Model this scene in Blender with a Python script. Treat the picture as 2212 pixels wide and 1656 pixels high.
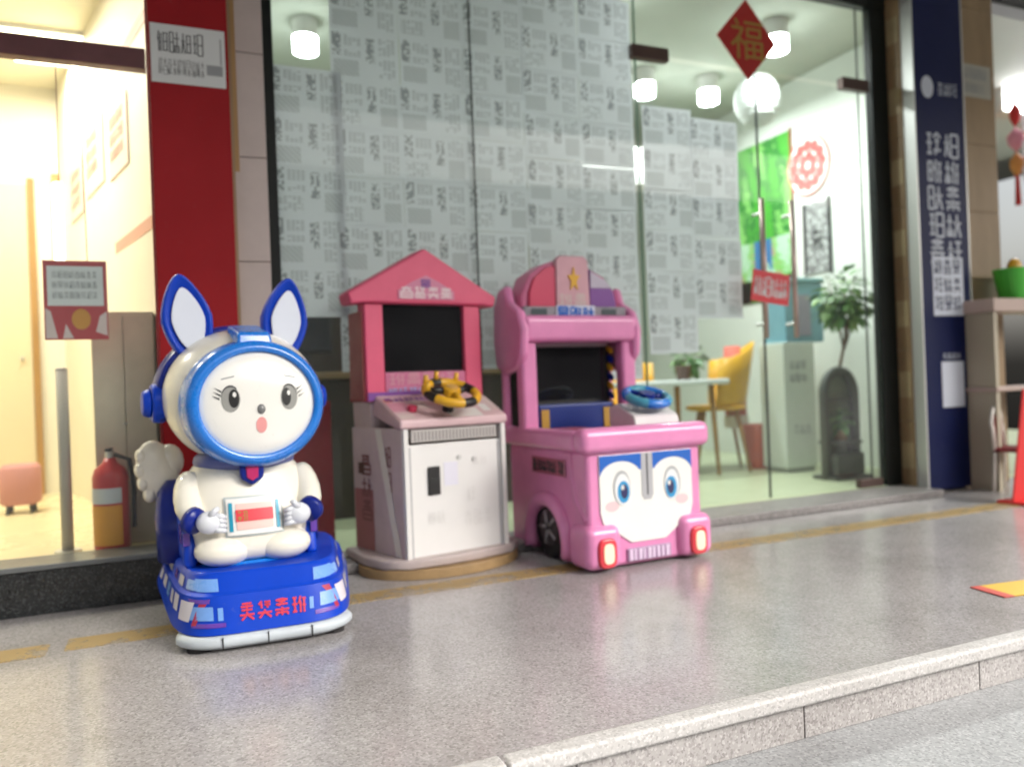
import bpy, bmesh, math, random
from mathutils import Vector, Matrix, Euler
R = math.radians
S = bpy.context.scene
for o in list(bpy.data.objects): bpy.data.objects.remove(o)
C = S.collection

# ------------------------------------------------------------------ camera
cam = bpy.data.cameras.new('camera'); camo = bpy.data.objects.new('camera', cam); C.objects.link(camo)
cam.sensor_width = 36; cam.lens = 36*1681/2212; cam.clip_start = .05; cam.clip_end = 500
yaw = R(23.1); roll = R(2.2)
camo.location = (0, 0, .95)
camo.rotation_euler = (Euler((R(90), 0, -yaw)).to_matrix() @ Matrix.Rotation(roll*-1, 3, 'Z')).to_euler()
cam.dof.use_dof = True; cam.dof.focus_distance = 2.3; cam.dof.aperture_fstop = 1.3
S.camera = camo
# ------------------------------------------------------------------ sky, sun, exposure
SUN_EL, SUN_AZ = R(35), R(140)          # azimuth clockwise from +Y; light comes from the street behind the camera
W = bpy.data.worlds.new('World'); S.world = W; W.use_nodes = True
wn, wl = W.node_tree.nodes, W.node_tree.links
sky = wn.new('ShaderNodeTexSky'); sky.sky_type = 'NISHITA'; sky.sun_disc = False
sky.sun_elevation = SUN_EL; sky.sun_rotation = SUN_AZ; sky.dust_density = 6; sky.air_density = 1.4; sky.ozone_density = .6
hs = wn.new('ShaderNodeHueSaturation'); hs.inputs['Saturation'].default_value = .3
bg = wn['Background']; bg.inputs['Strength'].default_value = .15
wl.new(sky.outputs[0], hs.inputs['Color']); wl.new(hs.outputs[0], bg.inputs['Color'])
sun = bpy.data.lights.new('sun', 'SUN'); sun.energy = 1.5; sun.angle = R(28); sun.color = (1, .975, .94)
suno = bpy.data.objects.new('sun', sun); C.objects.link(suno)
sd = Vector((math.sin(SUN_AZ)*math.cos(SUN_EL), math.cos(SUN_AZ)*math.cos(SUN_EL), math.sin(SUN_EL)))
suno.rotation_euler = (-sd).to_track_quat('-Z', 'Y').to_euler(); suno.location = sd*20
S.view_settings.view_transform = 'Standard'; S.view_settings.look = 'None'; S.view_settings.exposure = .62
S.view_settings.gamma = 1
S.cycles.max_bounces = 5; S.cycles.diffuse_bounces = 3; S.cycles.glossy_bounces = 2; S.cycles.transmission_bounces = 4; S.cycles.transparent_max_bounces = 12
S.cycles.use_adaptive_sampling = True; S.cycles.adaptive_threshold = .03; S.cycles.caustics_reflective = False; S.cycles.caustics_refractive = False

# ------------------------------------------------------------------ materials
MATS = {}
def mat(name, col, rough=.5, metal=0, var=0, vscale=8, bump=0, bscale=60, spec=.5, emit=None, es=0, coat=0, trans=0, stretch=None, col2=None):
    if name in MATS: return MATS[name]
    m = bpy.data.materials.new(name); m.use_nodes = True; MATS[name] = m
    n, l = m.node_tree.nodes, m.node_tree.links; b = n['Principled BSDF']
    b.inputs['Base Color'].default_value = (*col, 1); b.inputs['Roughness'].default_value = rough
    b.inputs['Metallic'].default_value = metal; b.inputs['Specular IOR Level'].default_value = spec
    if coat: b.inputs['Coat Weight'].default_value = coat; b.inputs['Coat Roughness'].default_value = .08
    if emit: b.inputs['Emission Color'].default_value = (*emit, 1); b.inputs['Emission Strength'].default_value = es
    if trans:
        b.inputs['Subsurface Weight'].default_value = 0
    tc = n.new('ShaderNodeTexCoord'); mp = n.new('ShaderNodeMapping'); l.new(tc.outputs['Object'], mp.inputs[0])
    if stretch: mp.inputs['Scale'].default_value = stretch
    if var:
        t = n.new('ShaderNodeTexNoise'); t.inputs['Scale'].default_value = vscale; t.inputs['Detail'].default_value = 6; t.inputs['Roughness'].default_value = .65
        l.new(mp.outputs[0], t.inputs['Vector'])
        r = n.new('ShaderNodeValToRGB'); r.color_ramp.elements[0].position = .3; r.color_ramp.elements[1].position = .7
        c2 = col2 if col2 else tuple(c*(1-var) for c in col)
        r.color_ramp.elements[0].color = (*c2, 1); r.color_ramp.elements[1].color = (*col, 1)
        l.new(t.outputs[0], r.inputs[0]); l.new(r.outputs[0], b.inputs['Base Color'])
        mr = n.new('ShaderNodeMapRange'); mr.inputs['To Min'].default_value = min(1, rough*1.35+.03); mr.inputs['To Max'].default_value = rough*.8
        l.new(t.outputs[0], mr.inputs[0]); l.new(mr.outputs[0], b.inputs['Roughness'])
    if coat or var >= .1:
        sc_ = n.new('ShaderNodeTexNoise'); sc_.inputs['Scale'].default_value = 26; sc_.inputs['Detail'].default_value = 10; sc_.inputs['Roughness'].default_value = .8; sc_.inputs['Distortion'].default_value = 1.2
        l.new(mp.outputs[0], sc_.inputs['Vector']); rs_ = n.new('ShaderNodeValToRGB'); rs_.color_ramp.elements[0].position = .60; rs_.color_ramp.elements[1].position = .72
        rs_.color_ramp.elements[0].color = (0,0,0,1); rs_.color_ramp.elements[1].color = (.3,.3,.3,1); l.new(sc_.outputs[0], rs_.inputs[0])
        mx_ = n.new('ShaderNodeMix'); mx_.data_type = 'RGBA'; mx_.inputs[7].default_value = (.2,.18,.16,1); l.new(rs_.outputs[0], mx_.inputs[0])
        src = b.inputs['Base Color'].links[0].from_socket if b.inputs['Base Color'].links else None
        if src: l.new(src, mx_.inputs[6])
        else: mx_.inputs[6].default_value = (*col, 1)
        l.new(mx_.outputs[2], b.inputs['Base Color'])
    if bump:
        t2 = n.new('ShaderNodeTexNoise'); t2.inputs['Scale'].default_value = bscale; t2.inputs['Detail'].default_value = 4
        l.new(mp.outputs[0], t2.inputs['Vector'])
        bp = n.new('ShaderNodeBump'); bp.inputs['Strength'].default_value = bump; bp.inputs['Distance'].default_value = .01
        l.new(t2.outputs[0], bp.inputs['Height']); l.new(bp.outputs[0], b.inputs['Normal'])
    return m
def granite(name, base, dark, light, rough, wear=.5):
    m = bpy.data.materials.new(name); m.use_nodes = True; n, l = m.node_tree.nodes, m.node_tree.links; b = n['Principled BSDF']
    tc = n.new('ShaderNodeTexCoord')
    def noise(s, d=3): 
        t = n.new('ShaderNodeTexNoise'); t.inputs['Scale'].default_value = s; t.inputs['Detail'].default_value = d; t.inputs['Roughness'].default_value = .7
        l.new(tc.outputs['Object'], t.inputs['Vector']); return t
    def vor(sc):
        t = n.new('ShaderNodeTexVoronoi'); t.inputs['Scale'].default_value = sc; l.new(tc.outputs['Object'], t.inputs['Vector'])
        w = n.new('ShaderNodeTexWhiteNoise'); l.new(t.outputs['Color'], w.inputs['Vector']); return w
    def ramp(src, e):
        r = n.new('ShaderNodeValToRGB'); r.color_ramp.elements.remove(r.color_ramp.elements[0])
        r.color_ramp.elements[0].position = e[0][0]; r.color_ramp.elements[0].color = (*e[0][1], 1)
        for p, c in e[1:]: x = r.color_ramp.elements.new(p); x.color = (*c, 1)
        l.new(src.outputs[0], r.inputs[0]); return r
    sp = ramp(vor(150), [(.05, dark), (.3, base), (.7, base), (.95, light)])
    st = ramp(noise(1.3, 9), [(.25, (.55, .52, .5)), (.5, (.92, .91, .9)), (.75, (1.1, 1.09, 1.08))])
    mx = n.new('ShaderNodeMix'); mx.data_type = 'RGBA'; mx.blend_type = 'MULTIPLY'; mx.inputs[0].default_value = wear
    l.new(sp.outputs[0], mx.inputs[6]); l.new(st.outputs[0], mx.inputs[7]); l.new(mx.outputs[2], b.inputs['Base Color'])
    rr = n.new('ShaderNodeMapRange'); rr.inputs['To Min'].default_value = rough*1.5; rr.inputs['To Max'].default_value = rough*.7
    ns = noise(5, 6); l.new(ns.outputs[0], rr.inputs[0]); l.new(rr.outputs[0], b.inputs['Roughness'])
    bp = n.new('ShaderNodeBump'); bp.inputs['Strength'].default_value = .08; bp.inputs['Distance'].default_value = .004
    nb = noise(40, 3); l.new(nb.outputs[0], bp.inputs['Height']); l.new(bp.outputs[0], b.inputs['Normal'])
    MATS[name] = m; return m
def glassmat(name, tint, refl=1.0):
    m = bpy.data.materials.new(name); m.use_nodes = True; n, l = m.node_tree.nodes, m.node_tree.links
    n.remove(n['Principled BSDF']); out = n['Material Output']
    t = n.new('ShaderNodeBsdfTransparent'); t.inputs[0].default_value = (*tint, 1)
    g = n.new('ShaderNodeBsdfGlossy'); g.inputs['Roughness'].default_value = .01
    f = n.new('ShaderNodeFresnel'); f.inputs[0].default_value = 1.45
    k = n.new('ShaderNodeMath'); k.operation = 'MULTIPLY'; k.inputs[1].default_value = refl; l.new(f.outputs[0], k.inputs[0])
    ge = n.new('ShaderNodeNewGeometry'); nb = n.new('ShaderNodeMath'); nb.operation = 'SUBTRACT'; nb.inputs[0].default_value = 1; l.new(ge.outputs['Backfacing'], nb.inputs[1])
    k2 = n.new('ShaderNodeMath'); k2.operation = 'MULTIPLY'; l.new(k.outputs[0], k2.inputs[0]); l.new(nb.outputs[0], k2.inputs[1]); k = k2
    x = n.new('ShaderNodeMixShader'); l.new(k.outputs[0], x.inputs[0]); l.new(t.outputs[0], x.inputs[1]); l.new(g.outputs[0], x.inputs[2])
    dd = n.new('ShaderNodeBsdfDiffuse'); dd.inputs[0].default_value = (.75,.78,.78,1); nz = n.new('ShaderNodeTexNoise'); nz.inputs['Scale'].default_value = 1.4; nz.inputs['Detail'].default_value = 6
    tcg = n.new('ShaderNodeTexCoord'); l.new(tcg.outputs['Object'], nz.inputs['Vector']); mr = n.new('ShaderNodeMapRange'); mr.inputs['From Min'].default_value = .3; mr.inputs['From Max'].default_value = .7; mr.inputs['To Min'].default_value = .008; mr.inputs['To Max'].default_value = .05
    l.new(nz.outputs[0], mr.inputs[0]); x2 = n.new('ShaderNodeMixShader'); l.new(mr.outputs[0], x2.inputs[0]); l.new(x.outputs[0], x2.inputs[1]); l.new(dd.outputs[0], x2.inputs[2])
    l.new(x2.outputs[0], out.inputs[0]); MATS[name] = m; return m
def lit(name, col, s): return mat(name, (.8, .8, .8), .5, emit=col, es=s)

# ------------------------------------------------------------------ mesh helpers
def box(bm, x0, x1, y0, y1, z0, z1, mi=0):
    v = [bm.verts.new(p) for p in ((x0,y0,z0),(x1,y0,z0),(x1,y1,z0),(x0,y1,z0),(x0,y0,z1),(x1,y0,z1),(x1,y1,z1),(x0,y1,z1))]
    for f in ((3,2,1,0),(4,5,6,7),(0,1,5,4),(1,2,6,5),(2,3,7,6),(3,0,4,7)):
        bm.faces.new([v[i] for i in f]).material_index = mi
    return v
def BX(*a): bm = bmesh.new(); box(bm, *a); return bm
def prism(bm, pts, axis, a, b, mi=0):
    """pts: 2-D outline, extruded along axis x (pts=(y,z)), y (pts=(x,z)) or z (pts=(x,y)) from a to b"""
    def P(p, t): return (t, p[0], p[1]) if axis == 'x' else (p[0], t, p[1]) if axis == 'y' else (p[0], p[1], t)
    A = [bm.verts.new(P(p, a)) for p in pts]; B = [bm.verts.new(P(p, b)) for p in pts]; n = len(pts); F = []
    F.append(bm.faces.new(A)); F.append(bm.faces.new(B[::-1]))
    for i in range(n): F.append(bm.faces.new((A[i], B[i], B[(i+1)%n], A[(i+1)%n])))
    for f in F: f.material_index = mi
    bmesh.ops.recalc_face_normals(bm, faces=F)
def PR(*a): bm = bmesh.new(); prism(bm, *a); return bm
def loft(bm, rings, cap=True, mi=0):
    V = [[bm.verts.new(p) for p in r] for r in rings]; n = len(rings[0]); F = []
    for a, b in zip(V, V[1:]):
        for i in range(n): F.append(bm.faces.new((a[i], a[(i+1)%n], b[(i+1)%n], b[i])))
    if cap: F.append(bm.faces.new(V[0][::-1])); F.append(bm.faces.new(V[-1]))
    for f in F: f.material_index = mi
    bmesh.ops.recalc_face_normals(bm, faces=F)
def sring(z, cx, cy, rx, ry, e=4, n=48):
    o = []
    for i in range(n):
        t = 2*math.pi*i/n; c, s = math.cos(t), math.sin(t)
        o.append((cx+rx*math.copysign(abs(c)**(2/e), c), cy+ry*math.copysign(abs(s)**(2/e), s), z))
    return o
def tube(bm, pts, r, n=8, closed=False, mi=0, mif=None):
    pts = [Vector(p) for p in pts]; N = len(pts); V = []; up = None
    for i, p in enumerate(pts):
        a = pts[(i-1) % N] if closed or i else p; b = pts[(i+1) % N] if closed or i < N-1 else p
        t = (b-a).normalized()
        if up is None: up = Vector((0,0,1)) if abs(t.z) < .9 else Vector((1,0,0))
        s = t.cross(up).normalized(); up = s.cross(t).normalized()
        rr = r[i] if isinstance(r, (list, tuple)) else r
        V.append([bm.verts.new(p + rr*(math.cos(2*math.pi*k/n)*s + math.sin(2*math.pi*k/n)*up)) for k in range(n)])
    for i in range(N if closed else N-1):
        a, b = V[i], V[(i+1) % N]
        for k in range(n):
            f = bm.faces.new((a[k], a[(k+1)%n], b[(k+1)%n], b[k])); f.material_index = mif(i) if mif else mi
    if not closed:
        bm.faces.new(V[0][::-1]).material_index = mi; bm.faces.new(V[-1]).material_index = mi
def TB(*a, **k): bm = bmesh.new(); tube(bm, *a, **k); return bm
def ell(bm, c, r, nu=24, nv=14, rot=None, mi=0, zcut=None):
    M = Matrix.Translation(c) @ (Euler(rot).to_matrix().to_4x4() if rot else Matrix()) @ Matrix.Diagonal((*r, 1))
    res = bmesh.ops.create_uvsphere(bm, u_segments=nu, v_segments=nv, radius=1, matrix=M)
    fs = {f for v in res['verts'] for f in v.link_faces}
    for f in fs: f.material_index = mi
    return res['verts']
def EL(*a, **k): bm = bmesh.new(); ell(bm, *a, **k); return bm
def cyl(bm, p0, p1, r0, r1=None, n=20, mi=0): tube(bm, [p0, p1], [r0, r0 if r1 is None else r1], n, mi=mi)
def CY(*a, **k): bm = bmesh.new(); cyl(bm, *a, **k); return bm
def earc(cx, cz, rx, rz, a0, a1, n): return [(cx+rx*math.cos(R(a0+(a1-a0)*i/n)), cz+rz*math.sin(R(a0+(a1-a0)*i/n))) for i in range(n+1)]
def disc(cx, cz, rx, rz, n=24): return earc(cx, cz, rx, rz, 0, 360-360/n, n-1)

def obj(name, bm, m, parent=None, smooth=False, bev=0, sub=0, loc=None, rot=None, seg=2, mesh=None):
    if mesh is None:
        mesh = bpy.data.meshes.new(name); bm.to_mesh(mesh); bm.free()
        for k in (m if isinstance(m, (list, tuple)) else [m]): mesh.materials.append(k)
        if smooth:
            for p in mesh.polygons: p.use_smooth = True
    o = bpy.data.objects.new(name, mesh); C.objects.link(o)
    if loc: o.location = loc
    if rot: o.rotation_euler = rot
    if parent: o.parent = parent
    if bev:
        b = o.modifiers.new('bevel', 'BEVEL'); b.width = bev; b.segments = seg; b.limit_method = 'ANGLE'; b.angle_limit = R(35)
        for p in mesh.polygons: p.use_smooth = True
        w = o.modifiers.new('wn', 'WEIGHTED_NORMAL'); w.keep_sharp = True
    if sub:
        s = o.modifiers.new('sub', 'SUBSURF'); s.levels = s.render_levels = sub
    return o
def tag(o, label, cat, group=None):
    o['label'] = label; o['category'] = cat
    if group: o['group'] = group
    return o
def thing(name, label, cat, loc=(0,0,0), rz=0, group=None):
    o = bpy.data.objects.new(name, None); C.objects.link(o); o.location = loc; o.rotation_euler = (0, 0, rz)
    return tag(o, label, cat, group)
def struct(o): o['kind'] = 'structure'; return o

# printed marks: brush-stroke characters that cannot be read in the photograph, as flat thin ink
COMP = [
 [(0,0,0,1),(1,0,1,1),(0,1,1,1),(0,0,1,0),(0,.5,1,.5)],
 [(0,.75,1,.75),(.5,1,.5,0),(.5,.7,.05,.1),(.5,.7,.95,.1)],
 [(.1,.95,.9,.95),(0,.55,1,.55),(.05,.08,.95,.08),(.5,.95,.5,.08)],
 [(.5,1,.5,.55),(0,.62,1,.62),(.45,.6,.1,0),(.55,.6,.95,0)],
 [(.3,1,.0,.55),(.25,.7,.25,0),(.5,.85,1,.85),(.75,.85,.75,0),(.5,.45,1,.45)],
 [(0,.9,1,.9),(.15,.9,.15,.1),(.85,.9,.85,.1),(.15,.5,.85,.5),(0,.08,1,.08)],
 [(.5,1,.5,0),(0,.7,1,.7),(.1,.35,.9,.35),(.1,.35,.1,0),(.9,.35,.9,0)],
 [(0,.8,.5,1),(.5,1,1,.8),(.2,.65,.8,.65),(.5,.8,.5,.2),(0,.25,1,.25),(.2,.05,.35,.2)],
]
def strokes(rng, k=7):
    A, B = rng.sample(COMP, 2)
    if rng.random() < .62: boxes = ((0,.02,.38,.96), (.48,0,.52,1))
    else: boxes = ((.08,.56,.84,.44), (0,0,1,.5))
    if k < 6: A = A[:3]; B = B[:3]
    return [(x+a*w, y+b*h, x+c*w, y+d*h) for q, (x,y,w,h) in ((A,boxes[0]), (B,boxes[1])) for a, b, c, d in q]
def glyphs(bm, cells, rng, wt=.1, k=7, P=None, mi=0):
    """cells: (x, z, w, h) boxes; P maps (x, z) to a 3-D point"""
    for (x, z, w, h) in cells:
        for (a, b, c, d) in strokes(rng, k):
            p, q = Vector((x+a*w, z+b*h)), Vector((x+c*w, z+d*h)); t = (q-p)
            if t.length < 1e-5: continue
            nrm = Vector((-t.y, t.x)).normalized()*wt*.5*min(w, h)
            f = bm.faces.new([bm.verts.new(P(*v)) for v in (p-nrm, q-nrm, q+nrm, p+nrm)]); f.material_index = mi
def flatP(y): return lambda x, z: (x, y, z)
def pgrid(w, h, nx, ny, f, t=.0):
    """sheet in the XZ plane (corner at 0,0), one cell per printed speck, f(u,v)->material index"""
    bm = bmesh.new(); V = [[bm.verts.new((w*i/nx, 0, h*j/ny)) for i in range(nx+1)] for j in range(ny+1)]
    for j in range(ny):
        for i in range(nx):
            bm.faces.new((V[j][i], V[j][i+1], V[j+1][i+1], V[j+1][i])).material_index = f((i+.5)/nx, (j+.5)/ny)
    return bm

# ------------------------------------------------------------------ shared materials
gr_floor = granite('platform granite', (.37,.352,.35), (.27,.256,.254), (.46,.444,.44), .16, .7)
gr_edge = granite('sawn granite edge', (.52,.505,.49), (.4,.385,.375), (.64,.62,.61), .5, .6)
gr_riser = granite('rough granite riser', (.4,.38,.37), (.28,.26,.255), (.52,.5,.49), .55, .8)
gr_step = granite('pale granite tread', (.37,.38,.39), (.27,.275,.28), (.48,.49,.5), .45, .8)
gr_black = granite('black granite', (.022,.024,.025), (.012,.012,.013), (.06,.065,.065), .22, .3)
gr_sill = granite('grey granite sill', (.25,.235,.23), (.13,.12,.12), (.4,.38,.37), .3)
stone = mat('brown stone cladding', (.36,.245,.13), .42, var=.35, vscale=3.5, bump=.05, stretch=(1,1,.25))
stone2 = mat('lighter stone tile', (.46,.36,.2), .42, var=.25, vscale=6)
tile_w = mat('pinkish white tile', (.56,.47,.44), .35, var=.12, vscale=5)
black_al = mat('black aluminium', (.008,.011,.01), .4, var=.2, spec=.3)
silver = mat('brushed aluminium', (.62,.62,.6), .35, metal=.6)
red_paint = mat('deep red panel', (.34,.011,.016), .5, var=.15, vscale=2, spec=.2)
glass = glassmat('window glass', (.95,.975,.97), .65)
paper_w = mat('white paper', (.66,.68,.68), .75); ink = mat('black ink', (.05,.05,.055), .6); ink2 = mat('grey print', (.30,.31,.32), .7); ink3 = mat('pale grey print', (.47,.485,.49), .7)
white_pl = mat('white plastic', (.78,.77,.74), .3, coat=.3, var=.06, vscale=6)
cream = mat('cream plastic', (.78,.745,.66), .28, coat=.5, var=.07, vscale=5)
cream_l = mat('pale cream plastic', (.83,.79,.68), .26, coat=.5, var=.05, vscale=5)
blue = mat('glossy blue plastic', (.003,.05,.5), .34, coat=.08, var=.12, vscale=5, spec=.2)
blue_d = mat('dark blue plastic', (.005,.018,.22), .3, coat=.15, var=.15, spec=.25)
blue_m = mat('bright blue plastic', (.006,.18,.66), .24, coat=.6, var=.08)
pink = mat('pink plastic', (.82,.28,.54), .32, coat=.4, var=.16, vscale=4)
pink_c = mat('coral pink board', (.74,.1,.2), .42, var=.1, vscale=5)
pink_dk = mat('dusty red board', (.33,.075,.07), .5, var=.2)
dark = mat('black plastic', (.012,.011,.011), .4)
rubber = mat('black rubber', (.014,.012,.013), .75, bump=.1)
screen = mat('dark screen glass', (.012,.012,.013), .08)
yellow = mat('yellow plastic', (.78,.42,.015), .35, coat=.2, var=.1)
wood = mat('honey wood', (.46,.25,.07), .45, var=.3, vscale=12, stretch=(1,1,.15))
red = mat('red plastic', (.6,.02,.02), .4, var=.1)
purple = mat('purple print', (.2,.06,.3), .4); lav = mat('lavender print', (.42,.36,.62), .4); rose = mat('rose print', (.62,.28,.36), .45)
pale_rose = mat('pale rose laminate', (.66,.53,.51), .4, var=.12, vscale=9)

# ================================================================== SETTING
bm = BX(-6, 12, 1.83, 4.42, -.6, 0); platform = struct(obj('platform', bm, gr_floor))
for i in range(6): obj('nosing_slab', BX(-3.9+i*2.31+.0008, -3.9+(i+1)*2.31-.0008, 1.80, 1.866, -.045, .003), gr_edge, platform, bev=.012, seg=3)
for i in range(14): obj('riser_slab', BX(1.69-.77*6+i*.77+.002, 1.69-.77*5+i*.77-.002, 1.822, 1.85, -.15, -.046), gr_riser, platform, bev=.003)
lower = struct(obj('lower_step', BX(-8, 14, 1.1, 1.9, -.5, -.15), gr_step, bev=.01))
struct(obj('street', BX(-60, 60, -80, 1.2, -.5, -.3), mat('street paving', (.3,.3,.3), .6, var=.3, vscale=3)))
# painted yellow line, worn through in places
def worn_paint():
    m = bpy.data.materials.new('worn yellow paint'); m.use_nodes = True; n, l = m.node_tree.nodes, m.node_tree.links; b = n['Principled BSDF']
    b.inputs['Base Color'].default_value = (.47,.31,.09,1); b.inputs['Roughness'].default_value = .4
    tc = n.new('ShaderNodeTexCoord'); t = n.new('ShaderNodeTexNoise'); t.inputs['Scale'].default_value = 7; t.inputs['Detail'].default_value = 9; t.inputs['Roughness'].default_value = .75
    l.new(tc.outputs['Object'], t.inputs['Vector']); r = n.new('ShaderNodeValToRGB'); r.color_ramp.elements[0].position = .4; r.color_ramp.elements[1].position = .5
    r.color_ramp.elements[0].color = (.2,)*3+(1,); r.color_ramp.elements[1].color = (.55,)*3+(1,)
    l.new(t.outputs[0], r.inputs[0]); l.new(r.outputs[0], b.inputs['Alpha']); return m
wp = worn_paint()
for a, b, dy in ((-2.2, -.50, -.1), (-.44, .02, -.07), (.62, 8, 0)):
    struct(obj('yellow_line', BX(a, b, 3.47+dy, 3.62+dy, -.002, .004), wp))
struct(obj('canopy', BX(-8, 14, -.6, 9.9, 4.32, 4.6), mat('canopy soffit', (.6,.6,.58), .7, var=.1, vscale=1)))

t = thing('assumed_opposite_building', 'assumed grey concrete building across the street, unseen, added to dim reflections', 'building', (0,-26,-.3))  # unseen building, added to block low sky glare and darken reflections
obj('wall', BX(-45, 45, -8, 0, 0, 11), mat('grey render wall', (.3,.3,.29), .8, var=.25, vscale=.6), t)
for i in range(14):
    for j in range(3): obj('window', BX(-40+i*6, -37+i*6, .002, .08, 1.2+j*3.4, 3.2+j*3.4), mat('street window', (.06,.07,.08), .15), t)

# ---- right-hand shop shell
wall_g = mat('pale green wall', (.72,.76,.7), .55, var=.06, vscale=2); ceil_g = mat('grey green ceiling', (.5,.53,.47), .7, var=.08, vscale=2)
floor_g = mat('pale green floor', (.50,.56,.36), .3, var=.1, vscale=3)
struct(obj('shop_floor', BX(.3, 6.1, 4.42, 9.5, -.1, .03), floor_g))
struct(obj('shop_ceiling', BX(.3, 6.1, 4.47, 9.5, 4.0, 4.1), ceil_g))
struct(obj('shop_wall_right', BX(6.0, 6.1, 4.5, 9.5, .03, 4.0), wall_g))
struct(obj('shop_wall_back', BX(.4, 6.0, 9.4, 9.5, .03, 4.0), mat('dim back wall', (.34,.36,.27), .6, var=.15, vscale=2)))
struct(obj('shop_wall_left', BX(.3, .4, 4.5, 9.4, .03, 4.0), wall_g))
# ---- left-hand shop shell (warm)
wall_c = mat('cream wall', (.84,.78,.62), .55, var=.06, vscale=2); floor_c = mat('cream floor tile', (.8,.68,.4), .25, var=.08, vscale=2)
struct(obj('shop_floor', BX(-3.2, .28, 4.2, 9.5, -.1, .2), floor_c))
struct(obj('shop_ceiling', BX(-3.2, .28, 4.24, 9.5, 3.5, 3.6), mat('cream ceiling', (.8,.74,.55), .6)))
struct(obj('shop_wall_back', BX(-3.2, .28, 7.3, 7.4, .2, 3.5), wall_c))
struct(obj('shop_wall_left', BX(-3.3, -3.2, 4.2, 9.5, .2, 3.5), wall_c))
# ---- far right shop shell
struct(obj('shop_floor', BX(6.32, 11, 4.4, 8, -.1, .01), floor_g))
struct(obj('shop_wall_back', BX(6.3, 11, 7.9, 8, 0, 4.0), wall_g))
struct(obj('shop_ceiling', BX(6.3, 11, 4.4, 8, 3.9, 4.0), mat('white ceiling', (.75,.76,.78), .7)))
PW = 7.3
bm = bmesh.new(); prism(bm, [(-.10,4.5),(-.02,4.5),(-.75,7.3),(-.85,7.3)], 'z', .2, 3.5)
part_wall = struct(obj('shop_partition', bm, wall_c))
trim = mat('faded red trim', (.62,.3,.22), .5)
for z in (2.93, 1.84):
    obj('trim_band', PR([(-.104,4.5),(-.09,4.5),(-.80,7.2),(-.815,7.2)], 'z', z, z+.07), trim, part_wall)

# ================================================================== FACADE
rng = random.Random(5)
t = thing('red_pillar', 'deep red clad pillar between the warm shop and the papered window', 'pillar', (0,0,0))
obj('core', BX(-.06, .27, 4.215, 4.42, 0, 4.32), tile_w, t)
obj('panel', BX(-.085, .285, 4.19, 4.214, .02, 4.31), red_paint, t, bev=.004)
obj('edge_trim', BX(-.097, -.086, 4.192, 4.26, .02, 4.31), mat('dark red trim', (.2,.01,.012), .4), t)
obj('edge_trim', BX(.286, .30, 4.205, 4.26, .02, 4.31), stone, t)
t = thing('tiled_pier', 'narrow pinkish white tiled pier beside the red pillar', 'pillar', (0,0,0))
for i in range(8):
    obj('tile', BX(.301, .462, 4.25, 4.4, i*.545+.002, (i+1)*.545-.002 if i < 7 else 4.31), tile_w, t, bev=.003)
obj('tape_strip', BX(.303, .325, 4.2475, 4.2495, 2.1, 4.3), mat('brown tape', (.42,.25,.1), .5), t)

def notice(name, label, cat, x0, x1, z0, z1, y, cells, m=paper_w, im=None, wt=.13, k=7, rot=0, extra=None, group=None):
    p = obj(name, BX(x0-(x0+x1)/2, (x1-x0)/2, -.0012, .0012, z0-(z0+z1)/2, (z1-z0)/2), m, loc=((x0+x1)/2, y, (z0+z1)/2), rot=(0, R(rot), 0))
    tag(p, label, cat, group); w, h = x1-x0, z1-z0
    bm = bmesh.new(); glyphs(bm, [(-w/2+a*w, -h/2+b*h, c*w, d*h) for a, b, c, d in cells], rng, wt, k, flatP(-.0022))
    obj('lettering', bm, im or ink, p)
    if extra: extra(p, w, h)
    return p
def ex(p, w, h):
    bm = bmesh.new(); box(bm, .24*w, .46*w, -.0024, -.0016, -.3*h, -.12*h); box(bm, .43*w, .45*w, -.0024, -.0016, -.1*h, .35*h)
    obj('printed_block', bm, ink2, p)
notice('notice_sheet', 'white printed notice pasted high on the red pillar', 'notice', -.075, .27, 2.5, 2.79, 4.186,
       [(.1+i*.155,.52,.13,.36) for i in range(4)] + [(.1+i*.062,.14,.05,.28) for i in range(10)], extra=ex, wt=.12, k=8)

# left shop front
t = thing('shop_base_ledge', 'black granite ledge under the warm shop window', 'ledge', (0,0,0))
obj('ledge', BX(-3.2, -.1, 4.03, 4.26, 0, .2), gr_black, t, bev=.006)
obj('coping', BX(-3.2, -.1, 4.015, 4.26, .2, .225), mat('grey coping', (.16,.17,.17), .3, var=.2), t, bev=.004)
t = thing('shop_window', 'large window of the warm cream shop with a maroon transom', 'window', (0,0,0))
for x0, x1 in ((-3.2,-1.62), (-1.6,-.102)):
    obj('pane', BX(x0, x1, 4.205, 4.213, .226, 2.545), glass, t); obj('pane', BX(x0, x1, 4.205, 4.213, 2.655, 4.3), glass, t)
obj('transom', BX(-3.2, -.1, 4.17, 4.24, 2.55, 2.65), mat('maroon transom', (.13,.04,.045), .35, var=.2), t, bev=.004)
obj('mullion', BX(-1.62, -1.6, 4.19, 4.23, .226, 4.3), silver, t)
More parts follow.
